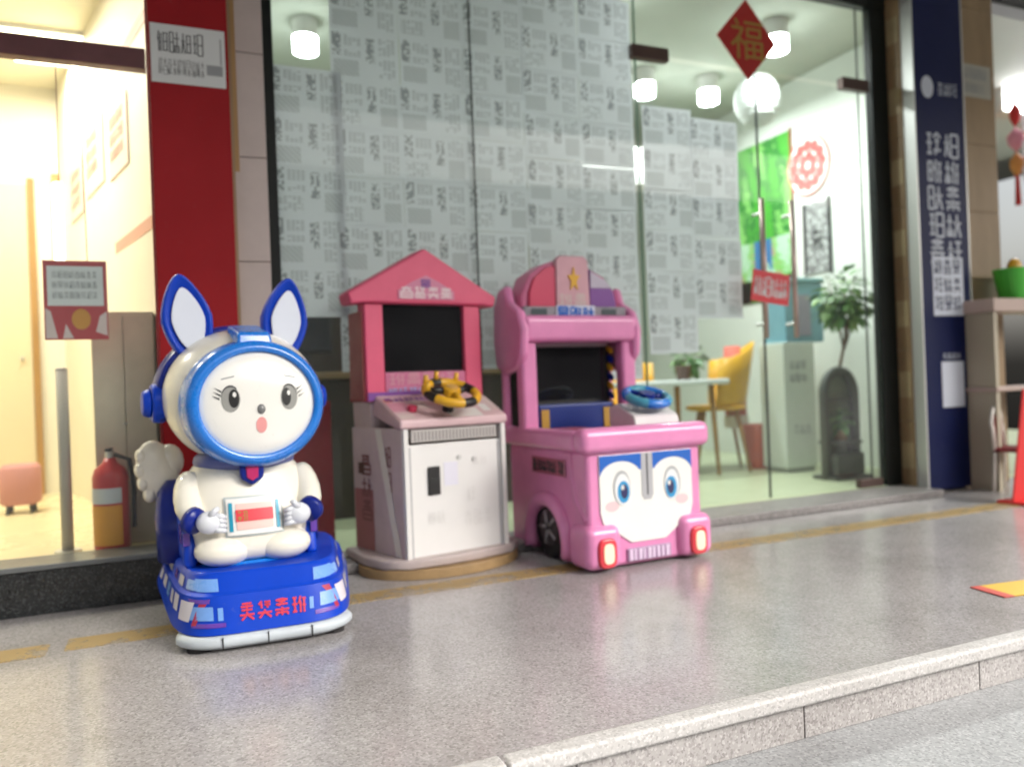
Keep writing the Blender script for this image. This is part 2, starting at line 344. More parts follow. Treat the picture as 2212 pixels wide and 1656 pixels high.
def ex2(p, w, h):
    bm = bmesh.new(); box(bm, -.44*w, .44*w, -.0022, -.0015, -.07*h, .43*h); obj('text_field', bm, paper_w, p)
    bm = bmesh.new(); prism(bm, disc(.02, -.24*h, .15*w, .13*h), 'y', -.0026, -.0014); obj('printed_emblem', bm, mat('ochre print', (.55,.25,.04), .5), p)
    bm = bmesh.new(); prism(bm, [(-.48*w,-.48*h),(-.3*w,-.48*h),(-.4*w,-.14*h),(-.48*w,-.1*h)], 'y', -.0022, -.0014); prism(bm, [(-.22*w,-.48*h),(-.05*w,-.48*h),(-.17*w,-.3*h)], 'y', -.0022, -.0014)
    prism(bm, [(.3*w,-.4*h),(.48*w,-.45*h),(.48*w,-.14*h),(.37*w,-.2*h)], 'y', -.0022, -.0014); obj('printed_shapes', bm, pale_rose, p)
    bm = bmesh.new(); glyphs(bm, [(-.36*w+i*.09*w, (.02+j*.13)*h, .07*w, .085*h) for i in range(8) for j in range(3)], rng, .12, 6, flatP(-.0034)); obj('fine_lettering', bm, ink2, p)
    for x in (-.2, .2): obj('cord', CY((x*w,0,.5*h), (x*w*.9,0,.5*h+.95), .0022, n=6), mat('dark red cord', (.2,.03,.03), .6), p)
notice('hanging_notice', 'red and white framed notice hanging inside the warm shop window', 'notice', -.58, -.31, 1.24, 1.62, 4.26, [], m=mat('notice red', (.42,.05,.06), .5), extra=ex2)

# right shop front: sill, frame, panes, door
tag(obj('window_sill', BX(.47, 5.14, 4.03, 4.40, 0, .05), gr_sill, bev=.006), 'low grey granite sill along the papered window and glass door', 'sill')
t = thing('glass_shopfront', 'tall frameless glass shopfront in a black metal frame', 'window', (0,0,0))
obj('frame_post', BX(.465, .53, 4.39, 4.46, .051, 4.3), black_al, t, bev=.003)
obj('frame_post', BX(4.98, 5.145, 4.39, 4.46, .051, 3.73), black_al, t, bev=.003)
obj('frame_head', BX(.531, 5.145, 4.385, 4.46, 3.732, 3.93), black_al, t, bev=.003)
obj('fascia', BX(.531, 5.145, 4.37, 4.46, 3.932, 4.31), mat('grey fascia', (.4,.42,.4), .5), t)
for x0, x1 in ((.532,1.687), (1.693,2.862), (4.862,4.978)):
    obj('pane', BX(x0, x1, 4.415, 4.425, .052, 3.73), glass, t)
obj('pane', BX(2.868, 4.858, 4.415, 4.425, 3.13, 3.73), glass, t, )
seal = mat('dark seal', (.03,.035,.033), .4); gedge = mat('green glass edge', (.12,.24,.17), .15)
obj('seal', BX(1.6872, 1.6928, 4.412, 4.428, .052, 3.73), seal, t)
obj('seal', BX(4.8582, 4.8618, 4.412, 4.428, .052, 3.73), seal, t)
obj('glass_edge', BX(2.8622, 2.8678, 4.411, 4.429, .052, 3.73), gedge, t)
for x0, x1, nm in ((2.88,3.862,0), (3.872,4.85,1)):
    d = thing('glass_door', ('left' if nm == 0 else 'right')+' leaf of the glass double door, '+('partly papered over' if nm == 0 else 'clear, with the plants behind it'), 'door', (0,0,0))
    obj('leaf', BX(x0, x1, 4.414, 4.426, .06, 3.09), glass, d)
    obj('edge_seal', BX(x1 if nm == 0 else x0-.004, x1+.004 if nm == 0 else x0, 4.412, 4.428, .06, 3.09), seal, d)
    fx = (2.83, 3.12) if nm == 0 else (4.68, 4.95)
    obj('patch_fitting', BX(*fx, 4.39, 4.45, 3.08, 3.17), mat('bronze fitting', (.10,.06,.05), .35, metal=.3), d, bev=.006)
    obj('patch_fitting', BX(fx[0]+.03, fx[1], 4.395, 4.445, .053, .12), MATS['bronze fitting'], d, bev=.006)
    hx = 3.80 if nm == 0 else 4.07
    h = obj('pull_handle', TB([(hx,4.32,1.2),(hx,4.32,2.18)], .018, 12), mat('rosy steel', (.5,.38,.34), .3, metal=.5), d, smooth=True)
    for z in (1.3, 2.08): obj('standoff', CY((hx,4.32,z), (hx,4.414,z), .011, n=10), silver, h)
notice('door_sign', 'small red sign with white characters hung on the door handle', 'sign', 3.66, 3.99, 1.44, 1.66, 4.29,
       [(.06+i*.225,.2,.2,.6) for i in range(4)], m=mat('sign red', (.62,.02,.035), .4), im=paper_w, wt=.13, k=7, rot=7)
# diamond paper with the fu character
dm = obj('fortune_diamond', PR([(0,-.29),(.265,0),(0,.29),(-.265,0)], 'y', -.001, .001), mat('red paper', (.5,.025,.02), .55, var=.1), loc=(3.80,4.408,3.33))
tag(dm, 'red paper diamond with a gold character on the glass above the door', 'paper charm')
cu = bpy.data.curves.new('fu', 'FONT'); cu.body = '\u798f'; cu.size = .3; cu.align_x = 'CENTER'; cu.align_y = 'CENTER'
to = bpy.data.objects.new('fu', cu); C.objects.link(to); bpy.context.view_layer.update()
me = bpy.data.meshes.new_from_object(to.evaluated_get(bpy.context.evaluated_depsgraph_get())); bpy.data.objects.remove(to)
me.materials.clear(); me.materials.append(mat('gold ink', (.38,.24,.04), .4))
xs = [v.co.x for v in me.vertices]; ys = [v.co.y for v in me.vertices]
for v in me.vertices: v.co = Vector(((v.co.x-(min(xs)+max(xs))/2)*1.05, -.0025, (v.co.y-(min(ys)+max(ys))/2)*1.05))
obj('lettering', None, None, dm, mesh=me)

# paper sheets taped inside the glass
def sheet_print(seed):
    r = random.Random(seed); nx, ny = 64, 46; pic = r.choice((4,5,6))
    blocks = [(.03,.16,.5,.95,.75,1), (.2,.46,.7,.94,.35,2), (.52,.64,.36,.9,.7,1), (.68,.95,.58,.94,.5,2), (.7,.96,.1,.5,.42,2), (.04,.4,.08,.42,.32,2), (.2,.46,.48,.64,.4,2)]
    hsh = {}
    def f(u, v):
        i, j = int(u*nx), int(v*ny)
        for q, (a, b, c, d, p, mi) in enumerate(blocks):
            if a < u < b and c < v < d:
                if q == pic: return 3 if (i+j) % 5 else 2
                if mi == 1:
                    key = (q, i//2, j//2)
                    if key not in hsh: hsh[key] = r.random() < p*.8
                    return 1 if hsh[key] else 0
                if j % 2 == 0: return 0
                key = (q, i//4, j)
                if key not in hsh: hsh[key] = r.random() < .82
                return mi if hsh[key] and i % 4 else 0
        return 0
    bm = pgrid(.4, .281, nx, ny, f)
    cx = r.uniform(.2,.8)
    for vtx in bm.verts:
        u, w = vtx.co.x/.4, vtx.co.z/.281
        vtx.co.y = .004*math.sin(3*u+seed)*math.sin(2.6*w+cx)+.003*(u-.5)**2*r.choice((1,))
    return bm
meshes = []
def trans_paper():
    out = []
    for nm, c in (('window paper', (.72,.745,.77)), ('window paper ink', (.34,.355,.37)), ('window paper grey', (.4,.42,.435)), ('window paper pale', (.6,.625,.64))):
        m = mat(nm, c, .8); n, l = m.node_tree.nodes, m.node_tree.links; b = n['Principled BSDF']
        tr = n.new('ShaderNodeBsdfTranslucent'); tr.inputs[0].default_value = (*c, 1); mx = n.new('ShaderNodeMixShader'); mx.inputs[0].default_value = .25
        l.new(b.outputs[0], mx.inputs[1]); l.new(tr.outputs[0], mx.inputs[2]); l.new(mx.outputs[0], n['Material Output'].inputs[0]); out.append(m)
    return out
pm = trans_paper()
for sd_ in range(5):
    b_ = sheet_print(sd_+11); me = bpy.data.meshes.new('paper_sheet'); b_.to_mesh(me); b_.free()
    for k in pm: me.materials.append(k)
    for p in me.polygons: p.use_smooth = True
    meshes.append(me)
def sheets(label, cols):
    t = thing('paper_covering', label, 'papers', (0,0,0)); k = 0
    for ci, (x, ztop, n) in enumerate(cols):
        for j in range(n):
            o = obj('paper_sheet', None, None, t, mesh=meshes[(ci*3+j*2+k) % 5])
            o.location = (x+rng.uniform(-.006,.006), 4.433+(.0016 if (j+ci) % 2 else 0)+.0032*(ci % 2), ztop-(j+1)*.279+rng.uniform(-.005,.005)); o.rotation_euler = (0, R(rng.uniform(-.5,.5)), 0)
    return t
cols = [(.50, 2.76, 5)] + [(.85+i*.398, 3.56 if i < 3 else 3.48, 9) for i in range(5)]
cols[5] = (.85+4*.398, 3.46, 9)
sheets('wide sheet of printed papers taped inside the window behind the rides', cols)
sheets('narrow strip of printed papers on the left door leaf', [(2.905, 2.78, 6), (3.30, 2.74, 5)])

# brown stone pillar, blue sign box
t = thing('stone_pillar', 'brown stone clad pillar carrying the blue sign', 'pillar', (0,0,0))
z = 0
for i in range(8):
    obj('stone_tile', BX(5.147, 5.70, 4.265, 4.47, i*.545+.0015, (i+1)*.545-.0015 if i < 7 else 4.31), stone, t, bev=.003)
    obj('stone_tile', BX(5.703, 6.19, 4.258, 4.47, i*.545+.0015, (i+1)*.545-.0015 if i < 7 else 4.31), stone, t, bev=.003)
    obj('stone_tile', BX(5.1435, 5.1468, 4.28, 4.385, i*.545+.18, i*.545+.38), stone2, t)
t = thing('blue_sign', 'tall dark blue sign board with white writing on the stone pillar', 'sign', (5.42,4.17,0))
obj('board', BX(-.255, .27, 0, .02, .02, 4.3), mat('navy sign face', (.003,.008,.06), .4, var=.1, vscale=1.5, spec=.2), t, bev=.002)
obj('side_frame', BX(-.27, -.2565, -.003, .094, .02, 4.3), silver, t); obj('side_frame', BX(.2715, .285, -.003, .094, .02, 4.3), silver, t)
wh = mat('white sign vinyl', (.6,.64,.72), .5)
bm = bmesh.new(); glyphs(bm, [(-.15,2.56-i*.205,.15,.175) for i in range(5)] + [(.04,2.56-i*.205,.15,.175) for i in range(5)], rng, .13, 8, flatP(-.0015)); obj('lettering', bm, wh, t)
bm = bmesh.new(); glyphs(bm, [(-.01+i*.075,3.03,.065,.1) for i in range(3)], rng, .1, 6, flatP(-.0015)); prism(bm, disc(-.12,3.08,.065,.085), 'y', -.0012, -.0008); obj('emblem', bm, wh, t)
lb = obj('white_label', BX(-.14, .19, -.0035, -.0005, 1.34, 1.79), mat('label white', (.62,.66,.75), .5), t)
bm = bmesh.new(); glyphs(bm, [(-.12+i*.1,1.38+j*.14,.08,.11) for i in range(3) for j in range(3)], rng, .13, 7, flatP(-.0045)); obj('lettering', bm, MATS['navy sign face'], lb)
obj('white_label', BX(-.08, .16, -.0035, -.0005, .64, .99), MATS['label white'], t, bev=.001)
bm = bmesh.new(); glyphs(bm, [(-.06+i*.05,1.01,.04,.045) for i in range(4)], rng, .1, 6, flatP(-.0015)); obj('lettering', bm, wh, t)
notice('notice_sheet', 'grey printed notice pasted high on the stone pillar', 'notice', 5.82, 6.14, 3.1, 3.36, 4.255,
       [(.06+i*.16,.55,.13,.36) for i in range(5)] + [(.06+i*.1,.12,.08,.3) for i in range(7)], m=mat('greyish paper', (.46,.45,.38), .7), im=ink2)
st = tag(obj('floor_sticker', BX(0, 1.2, -.085, .085, 0, .003), mat('floor sticker yellow', (.75,.45,.03), .4), loc=(3.12,2.22,.002), rot=(0,0,R(-8))), 'yellow and red sticker on the platform floor at the right', 'sticker')
obj('border', BX(-.05, 0, -.086, .086, 0, .0032), mat('floor sticker red', (.6,.08,.06), .4), st)

# ================================================================== INSIDE THE SHOPS
lampw = lit('lamp white', (.93,1,.96), 14); lampc = lit('lamp warm', (1,.88,.62), 4)
def area(parent, loc, e, size, col):
    L = bpy.data.lights.new('lamp_light', 'AREA'); L.shape = 'DISK'; L.size = size; L.energy = e; L.color = col
    o = bpy.data.objects.new('lamp_light', L); C.objects.link(o); o.location = loc; o.parent = parent; return o
for (x, y, lab) in ((1.05,6.53,'lit round ceiling lamp left of the papered window'), (3.18,5.27,'lit round ceiling lamp above the papered window, nearest the glass'), (4.34,6.54,'lit round ceiling lamp seen behind the bronze door fitting'),
                    (4.87,5.28,'lit round ceiling lamp just right of the red paper diamond'), (5.08,6.5,'lit round ceiling lamp below left of the red paper diamond')):
    t = thing('ceiling_lamp', lab, 'lamp', (x,y,3.74), group='round ceiling lamps in the papered shop')
    obj('housing', CY((0,0,.12), (0,0,.258), .105, n=28), white_pl, t, smooth=False)
    obj('diffuser', CY((0,0,0), (0,0,.119), .1, n=28), lampw, t)
    area(t, (0,0,-.02), 28, .2, (.97,1,.98))
t = thing('paper_lantern', 'large white round lantern hanging inside the glass door', 'lantern', (5.05,5.75,3.5))
bm = bmesh.new(); V = ell(bm, (0,0,0), (.21,.21,.25), 32, 18)
obj('shade', bm, mat('white lantern paper', (.6,.64,.61), .7), t, smooth=True)
for z in range(-4, 5):
    zz = z*.052; rr = .212*math.sqrt(max(0, 1-(zz/.25)**2))
    obj('rib', TB([(rr*math.cos(a*.2618), rr*math.sin(a*.2618), zz) for a in range(24)], .0035, 6, closed=True), mat('lantern wire', (.5,.53,.5), .5), t)
obj('cord', CY((0,0,.25), (0,0,.5), .006, n=6), seal, t)
t = thing('lit_wall_box', 'white box high on the wall behind the door papers, standing in for lit wall', 'wall box', (4.55,7.2,3.05))  # white box put in for a bright stretch of wall reflecting the lamp
obj('case', BX(-.6, .6, 0, .25, 0, .42), white_pl, t, bev=.03); obj('louvre', BX(-.52, .52, -.006, .02, .04, .1), mat('grey louvre', (.4,.42,.42), .5), t)
obj('wall_bracket', BX(-.5, .5, .25, 2.18, .1, .16), silver, t)
# mural and pictures on the right-hand wall
gm = [mat('mural green', (.06,.34,.03), .5), mat('mural dark green', (.03,.2,.03), .5), mat('mural light green', (.2,.5,.12), .5), mat('mural blue', (.04,.16,.36), .5), mat('mural pale', (.42,.62,.45), .5), mat('mural sand', (.4,.3,.2), .5), dark]
def fm(u, v, r=random.Random(8)):
    n = math.sin(u*7+1.3)*math.cos(v*6)+.5*math.sin(u*17+v*11)+r.uniform(-.35,.35)
    if v < .14: return 6 if math.sin(u*15) > -.1 else 1
    if v < .38: return 3 if (.3 < u < .62 and n > -.5) else (5 if n > .55 else 2 if n > 0 else 4)
    return 0 if n > .1 else 1 if n > -.55 else 2
o = obj('wall_mural', pgrid(.85, 1.75, 34, 70, fm), gm, loc=(5.985,7.2,1.75), rot=(0,0,R(-90))); tag(o, 'bright green landscape poster on the far wall behind the door', 'poster')
obj('poster_frame', BX(.852, .872, -.01, .012, -.02, 1.77), mat('dark orange frame', (.3,.08,.03), .4), o)
t = thing('papercut_disc', 'round red and white papercut on the wall beside the green poster', 'poster', (5.985,6.1,3.06), R(-90))
obj('disc', PR(disc(0,0,.29,.31,40), 'y', -.004, .004), mat('papercut white', (.8,.72,.68), .6), t)
pr = mat('papercut red', (.62,.1,.09), .6)
bm = bmesh.new()
for k in range(12):
    a = k*math.pi/6; c, s = math.cos(a), math.sin(a); prism(bm, disc(.19*c, .2*s, .055, .06, 12), 'y', -.0062, -.0045)
for k in range(6):
    a = k*math.pi/3+.3; c, s = math.cos(a), math.sin(a); prism(bm, disc(.085*c, .09*s, .05, .055, 12), 'y', -.0062, -.0045)
obj('petals', bm, pr, t); obj('rim', TB([(.28*math.cos(R(a)), -.005, .3*math.sin(R(a))) for a in range(0, 360, 10)], .008, 6, closed=True), pr, t)
fp = [mat('print black', (.03,.03,.03), .5), mat('print mid', (.2,.2,.2), .5), mat('print light', (.5,.52,.5), .5)]
rp = random.Random(3)
o = obj('framed_photograph', pgrid(.34, .72, 17, 36, lambda u, v: 0 if (u < .12 or (.35 < u < .75 and .3 < v < .6 and rp.random() < .5)) else (2 if rp.random() < .35 else 1)), fp, loc=(5.985,6.2,1.95), rot=(0,0,R(-90)))
tag(o, 'dark grey framed picture on the wall under the red papercut', 'picture'); obj('frame', BX(-.02, 0, -.012, .01, -.02, .74), white_pl, o); obj('frame', BX(.341, .361, -.012, .01, -.02, .74), dark, o)
# white cabinet, blue box, bucket, arch stand, plants
t = thing('display_stand', 'tall white display stand standing inside the glass door', 'stand', (5.3,5.75,.03))
obj('body', BX(-.2, .17, -.16, .16, .04, 1.2), mat('white laminate', (.66,.72,.64), .45, var=.06), t, bev=.008); obj('plinth', BX(-.18, .15, -.14, .14, 0, .04), mat('grey plinth', (.3,.33,.28), .5), t)
bm = bmesh.new(); glyphs(bm, [(-.13+i*.07,.95-j*.12,.05,.08) for i in range(3) for j in range(2)] + [(-.1+i*.07,.35,.05,.09) for i in range(3)], rng, .12, 6, flatP(-.162)); obj('lettering', bm, ink2, t)
t = thing('blue_display_box', 'pale blue display box resting on the white stand', 'box', (5.36,5.75,1.232))
bm = bmesh.new(); box(bm, -.2, .26, -.14, .14, 0, .56); obj('case', bm, mat('pale blue card', (.2,.42,.5), .45, var=.15), t, bev=.01)
obj('window', BX(-.1, .1, -.146, -.139, .06, .44), mat('mauve window', (.3,.29,.36), .3), t); obj('lid', BX(-.21, .27, -.15, .15, .561, .6), mat('teal lid', (.25,.5,.55), .4), t, bev=.006)
t = thing('red_bin', 'orange red bin on the floor left of the white stand', 'bin', (5.2,6.1,.03))
bm = bmesh.new(); loft(bm, [sring(0,0,0,.11,.11,2,24), sring(.42,0,0,.14,.14,2,24), sring(.42,0,0,.125,.125,2,24), sring(.05,0,0,.1,.1,2,24)]); obj('body', bm, mat('orange red plastic', (.55,.09,.03), .4), t, smooth=False)
obj('rim', TB([(.135*math.cos(R(a)), .135*math.sin(R(a)), .42) for a in range(0, 360, 15)], .01, 6, closed=True), MATS['orange red plastic'], t)
t = thing('red_roll', 'coral red fabric roll leaning behind the yellow chair', 'roll', (5.16,6.35,.44))
obj('roll', TB([(0,0,0),(0,.02,.4),(0,.03,.8)], [.1,.12,.08], 16), mat('coral fabric', (.6,.14,.1), .8), t, smooth=True); obj('wrap', CY((0,.0,-.02), (0,.005,.1), .122, n=16), cream_l, t)
t = thing('arched_stand', 'dark arched plant stand by the right end of the window', 'plant stand', (5.2,5.05,.03))
dg = mat('dark grey metal', (.07,.08,.065), .5)
arch = [(-.17,0,0)] + [(.17*math.cos(R(a))*-1*-1, 0, .72+.2*math.sin(R(a))) for a in range(180, -1, -12)] + [(.17,0,0)]
obj('arch', TB(arch, .042, 12), dg, t, smooth=True); obj('shelf', BX(-.15, .15, -.1, .1, .3, .325), dg, t); obj('back_panel', PR([(-.16,.04),(.16,.04),(.16,.72)] + earc(0,.72,.16,.19,10,170,8) + [(-.16,.72)], 'y', .03, .045), mat('smoky green panel', (.2,.25,.18), .4), t); obj('drawer', BX(-.155, .155, -.11, .028, .04, .22), dg, t, bev=.01); obj('base', BX(-.2, .2, -.13, .13, 0, .03), dg, t)
obj('crossbar', BX(-.165, .165, -.012, .012, .66, .685), dg, t)
def leaves(rs, c, r, n, s, droop=.3):
    q = random.Random(rs); bm = bmesh.new()
    for _ in range(n):
        d = Vector((q.gauss(0,1), q.gauss(0,1), q.gauss(0,.8))).normalized(); p = Vector(c)+Vector((d.x*r[0], d.y*r[1], d.z*r[2]))*q.random()**.5
        L = s*q.uniform(.7,1.4); a = (d+Vector((q.uniform(-.4,.4), q.uniform(-.4,.4), -droop))).normalized(); b = a.cross(Vector((q.uniform(-.3,.3),q.uniform(-.3,.3),1))).normalized()*L*.28
        k = [p, p+a*L*.35+b, p+a*L*.7+b*.8+Vector((0,0,-.1*L)), p+a*L+Vector((0,0,-.25*L)), p+a*L*.7-b*.8+Vector((0,0,-.1*L)), p+a*L*.35-b]
        f = bm.faces.new([bm.verts.new(v) for v in k]); f.material_index = q.choice((0,0,1,2))
    return bm
lf = [mat('leaf green', (.11,.27,.06), .45), mat('leaf dark green', (.05,.15,.035), .45), mat('leaf light green', (.22,.4,.11), .45)]
t = thing('potted_tree', 'slender leafy potted plant beside the arched stand', 'plant', (5.33,5.0,.03))
bm = bmesh.new(); loft(bm, [sring(0,0,.2,.1,.1,2,20), sring(.28,0,.2,.13,.13,2,20), sring(.28,0,.2,.115,.115,2,20), sring(.24,0,.2,.11,.11,2,20)]); obj('pot', bm, dg, t)
bm = bmesh.new(); tube(bm, [(0,.2,.2),(-.03,.17,.8),(.02,.1,1.2),(-.02,.05,1.6)], [.02,.016,.012,.006], 8)
for dx, dy, dz in ((-.18,-.05,1.55),(.16,.02,1.62),(.0,-.12,1.72),(.2,.05,1.42),(-.1,.1,1.75)): tube(bm, [(.01,.11,1.1),(dx*.5,.08+dy*.5,(1.15+dz)/2),(dx,.06+dy,dz)], [.009,.006,.003], 6)
obj('stem', bm, mat('bark', (.16,.1,.06), .8), t, smooth=True)
obj('foliage', leaves(4, (-.04,.05,1.55), (.25,.2,.25), 320, .085, .5), lf, t)
t = thing('potted_shrub', 'small leafy plant on the shelf of the arched stand', 'plant', (5.2,5.05,.358))
bm = bmesh.new(); loft(bm, [sring(0,0,0,.05,.05,2,16), sring(.1,0,0,.065,.065,2,16), sring(.085,0,0,.055,.055,2,16)]); obj('pot', bm, mat('ochre pot', (.42,.24,.1), .5), t); obj('foliage', leaves(9, (0,0,.17), (.09,.09,.1), 70, .08), lf, t)
def chair(label, loc, rz):
    t = thing('yellow_chair', label, 'chair', loc, rz, 'yellow chairs at the white table')
    bm = bmesh.new(); n = 12; rr = []
    for z, r, y in ((.62,.27,.0),(.66,.31,0),(.9,.36,.02),(1.08,.37,.04)):
        rr.append([(r*math.cos(R(a)), y+r*.9*math.sin(R(a)), z+(.16*max(0,math.sin(R(a)))**2 if z > .8 else 0)) for a in range(-10, 191, 20)])
    V = [[bm.verts.new(p) for p in r] for r in rr]
    for a, b in zip(V, V[1:]):
        for i in range(len(a)-1): bm.faces.new((a[i], a[i+1], b[i+1], b[i]))
    o = obj('backrest', bm, yellow, t, smooth=True); o.modifiers.new('thick', 'SOLIDIFY').thickness = .02
    bm = bmesh.new(); loft(bm, [sring(.585,0,-.02,.27,.26,3,28), sring(.605,0,-.02,.3,.29,3,28), sring(.63,0,-.02,.28,.27,3,28)]); obj('seat', bm, yellow, t, smooth=True)
    for sx in (-1,1):
        for sy in (-1,1): obj('leg', TB([(sx*.17,sy*.15,.59),(sx*.27,sy*.25,0)], [.024,.015], 10), wood, t, smooth=True)
    return t
chair('nearer yellow shell chair at the right end of the white table', (4.85,6.25,.03), R(-120))
chair('yellow shell chair pushed in behind the white table', (4.35,7.1,.03), R(10))
t = thing('white_table', 'white table on wooden legs inside the shop behind the pink car', 'table', (4.25,6.2,.03))
obj('top', BX(-.62, .42, -.38, .38, .84, .89), mat('white table top', (.72,.78,.76), .35), t, bev=.012)
for sx in (-.52,.32):
    for sy in (-.3,.3): obj('leg', TB([(sx*.9,sy*.9,.84),(sx,sy,0)], [.03,.018], 10), wood, t, smooth=True)
t = thing('small_potted_plant', 'little green plant in a brown pot on the white table', 'plant', (4.5,6.3,.92))
bm = bmesh.new(); loft(bm, [sring(0,0,0,.06,.06,2,18), sring(.14,0,0,.08,.08,2,18), sring(.12,0,0,.065,.065,2,18)]); obj('pot', bm, mat('brown pot', (.09,.05,.035), .5), t); obj('foliage', leaves(2, (.08,0,.2), (.13,.1,.1), 90, .09), lf, t)
t = thing('reception_counter', 'dark brown counter seen in the gap left of the paper sheets', 'counter', (1.6,5.9,.03))
dkb = mat('dark brown wood', (.035,.026,.016), .5, var=.3); obj('front', BX(-1.1, 1.1, -.3, .3, 0, 1.0), dkb, t); obj('top', BX(-1.15, 1.15, -.35, .33, 1.002, 1.05), mat('tan counter top', (.2,.13,.06), .4), t, bev=.006)
obj('back_panel', BX(-1.1, 1.1, .32, .36, 1.06, 1.75), dkb, t)
t = thing('computer_monitor', 'black monitor on the dark counter behind the rabbit', 'monitor', (.84,5.75,1.082))
obj('panel', BX(-.19, .19, -.02, .02, .14, .52), dark, t, bev=.006); obj('screen', BX(-.175, .175, -.0235, -.0205, .165, .5), screen, t); obj('stand', BX(-.03, .03, 0, .04, 0, .2), dark, t); obj('foot', BX(-.1, .1, -.07, .09, 0, .012), dark, t)
t = thing('red_board', 'dark red board leaning low inside the glass behind the rabbit', 'board', (.6,4.52,.05))
obj('board', BX(-.06, .19, 0, .02, 0, .84), red_paint, t, bev=.003); obj('strut', BX(.05, .08, .02, .12, 0, .6), dark, t)

# ---- warm shop
t = thing('tan_cabinet', 'plain tan cabinet standing inside the warm shop', 'cabinet', (-.27,4.5,.2))
tan = mat('tan laminate', (.6,.53,.41), .5, var=.15); obj('body', BX(-.14, .155, 0, .2, 0, 1.2), tan, t, bev=.005)
for a, b in ((-.135,.006), (.01,.15)): d = obj('cabinet_door', BX(a, b, -.014, -.001, .05, 1.18), tan, t, bev=.003); obj('knob', EL((.0 if a < 0 else .012, -.022, .62), (.006,.008,.006), 10, 6), silver, d)
t = thing('fire_extinguisher', 'red fire extinguisher with white and orange labels inside the warm shop', 'fire extinguisher', (-.335,4.36,.203))
prof = [(.0,.075),(.01,.082),(.36,.082),(.40,.07),(.43,.035),(.455,.025)]
bm = bmesh.new(); loft(bm, [sring(z,0,0,r,r,2,28) for z, r in prof]); b = obj('cylinder', bm, mat('extinguisher red', (.55,.03,.035), .3), t, smooth=True)
for z0, z1, m_ in ((.235,.31,paper_w), (.03,.225,mat('orange label', (.8,.35,.03), .45))):
    bm = bmesh.new()
    pts = [(.0835*math.cos(R(a)), .0835*math.sin(R(a))) for a in range(190, 316, 7)]
    V0 = [bm.verts.new((*p, z0)) for p in pts]; V1 = [bm.verts.new((*p, z1)) for p in pts]
    for i in range(len(pts)-1): bm.faces.new((V0[i], V0[i+1], V1[i+1], V1[i]))
    obj('label', bm, m_, b, smooth=True)
obj('valve', CY((0,0,.455), (0,0,.49), .02, n=14), silver, t); obj('handle', BX(-.015, .015, -.09, .03, .49, .505), dark, t, bev=.004); obj('hose', TB([(.02,0,.47),(.09,0,.44),(.105,0,.3),(.1,0,.1)], .011, 8), rubber, t, smooth=True)
t = thing('steel_post', 'slim steel post just inside the warm shop window', 'post', (-.535,4.4,.2))
obj('post', CY((0,0,0), (0,0,.9), .027, n=16), mat('dull grey post', (.46,.42,.35), .6), t, smooth=True); obj('cap', EL((0,0,.9), (.028,.028,.016), 14, 8), MATS['dull grey post'], t, smooth=True); obj('base', CY((0,0,0), (0,0,.015), .06, n=20), silver, t)
t = thing('pink_stool', 'low square pink stool deep inside the warm shop', 'stool', (-1.02,6.2,.2))
bm = bmesh.new(); loft(bm, [sring(.06,0,0,.1,.1,3.4,28), sring(.08,0,0,.12,.12,3.4,28), sring(.3,0,0,.12,.12,3.4,28), sring(.33,0,0,.1,.1,3.4,28)]); obj('cushion', bm, mat('pink cushion', (.55,.25,.22), .8), t, smooth=True)
for a in (45,135,225,315): obj('leg', CY((.08*math.cos(R(a)),.08*math.sin(R(a)),.2), (.1*math.cos(R(a)),.1*math.sin(R(a)),0), .012, n=8), dark, t)
t = thing('wall_light', 'glowing warm wall light on the back wall of the cream shop', 'lamp', (-.82,7.27,2.0))
obj('backplate', BX(-.09, .09, 0, .03, -.1, .8), wood, t); obj('shade', BX(-.075, .075, -.06, -.002, -.06, .72), lampc, t, bev=.02); 
t = thing('panel_door', 'plain cream door in the back wall at the left edge', 'door', (-1.3,7.29,.2))
obj('leaf', BX(-.35, .22, -.02, .0, 0, 2.5), mat('honey door', (.74,.62,.4), .45), t, bev=.004); obj('frame', BX(.223, .27, -.035, .005, 0, 2.55), wood, t); obj('handle', CY((.15,-.06,1.1), (.15,-.02,1.1), .012, n=10), silver, t)
for x, y in ((-1.2,5.3), (-.75,6.4), (-2.2,5.6)):
    t = thing('ceiling_panel', 'warm light panel on the ceiling of the cream shop', 'lamp', (x,y,3.46), group='ceiling panels of the cream shop')
    obj('frame', BX(-.3, .3, -.3, .3, .012, .04), white_pl, t); obj('diffuser', BX(-.28, .28, -.28, .28, 0, .0115), lampc, t); area(t, (0,0,-.02), 30, .5, (1,.95,.85))
for i, (y, z, w, h) in enumerate(((4.95,2.3,.5,.42), (5.6,2.35,.6,.45), (6.3,2.3,.5,.4))):
    f = (y-4.5)/2.8; x = -.1-.75*f
    p = obj('wall_poster', PR([(0,0),(w,0),(w,h),(0,h)], 'y', -.003, 0), mat('pale pink poster', (.8,.6,.5), .6), loc=(x-.006,y,z), rot=(0,0,R(105.0)))
    p.rotation_euler = (0,0,math.atan2(-2.8,.75)); p.location = (x-.25*w-.008, y+.97*w*.98, z)
    tag(p, ('nearest','middle','farthest')[i]+' of three pale pink posters on the cream partition', 'poster', 'posters on the cream partition')
    bm = bmesh.new(); glyphs(bm, [(.05+k*.09,h-.12-j*.1,.07,.07) for k in range(4) for j in range(3)], rng, .14, 6, flatP(-.005)); obj('lettering', bm, trim, p)

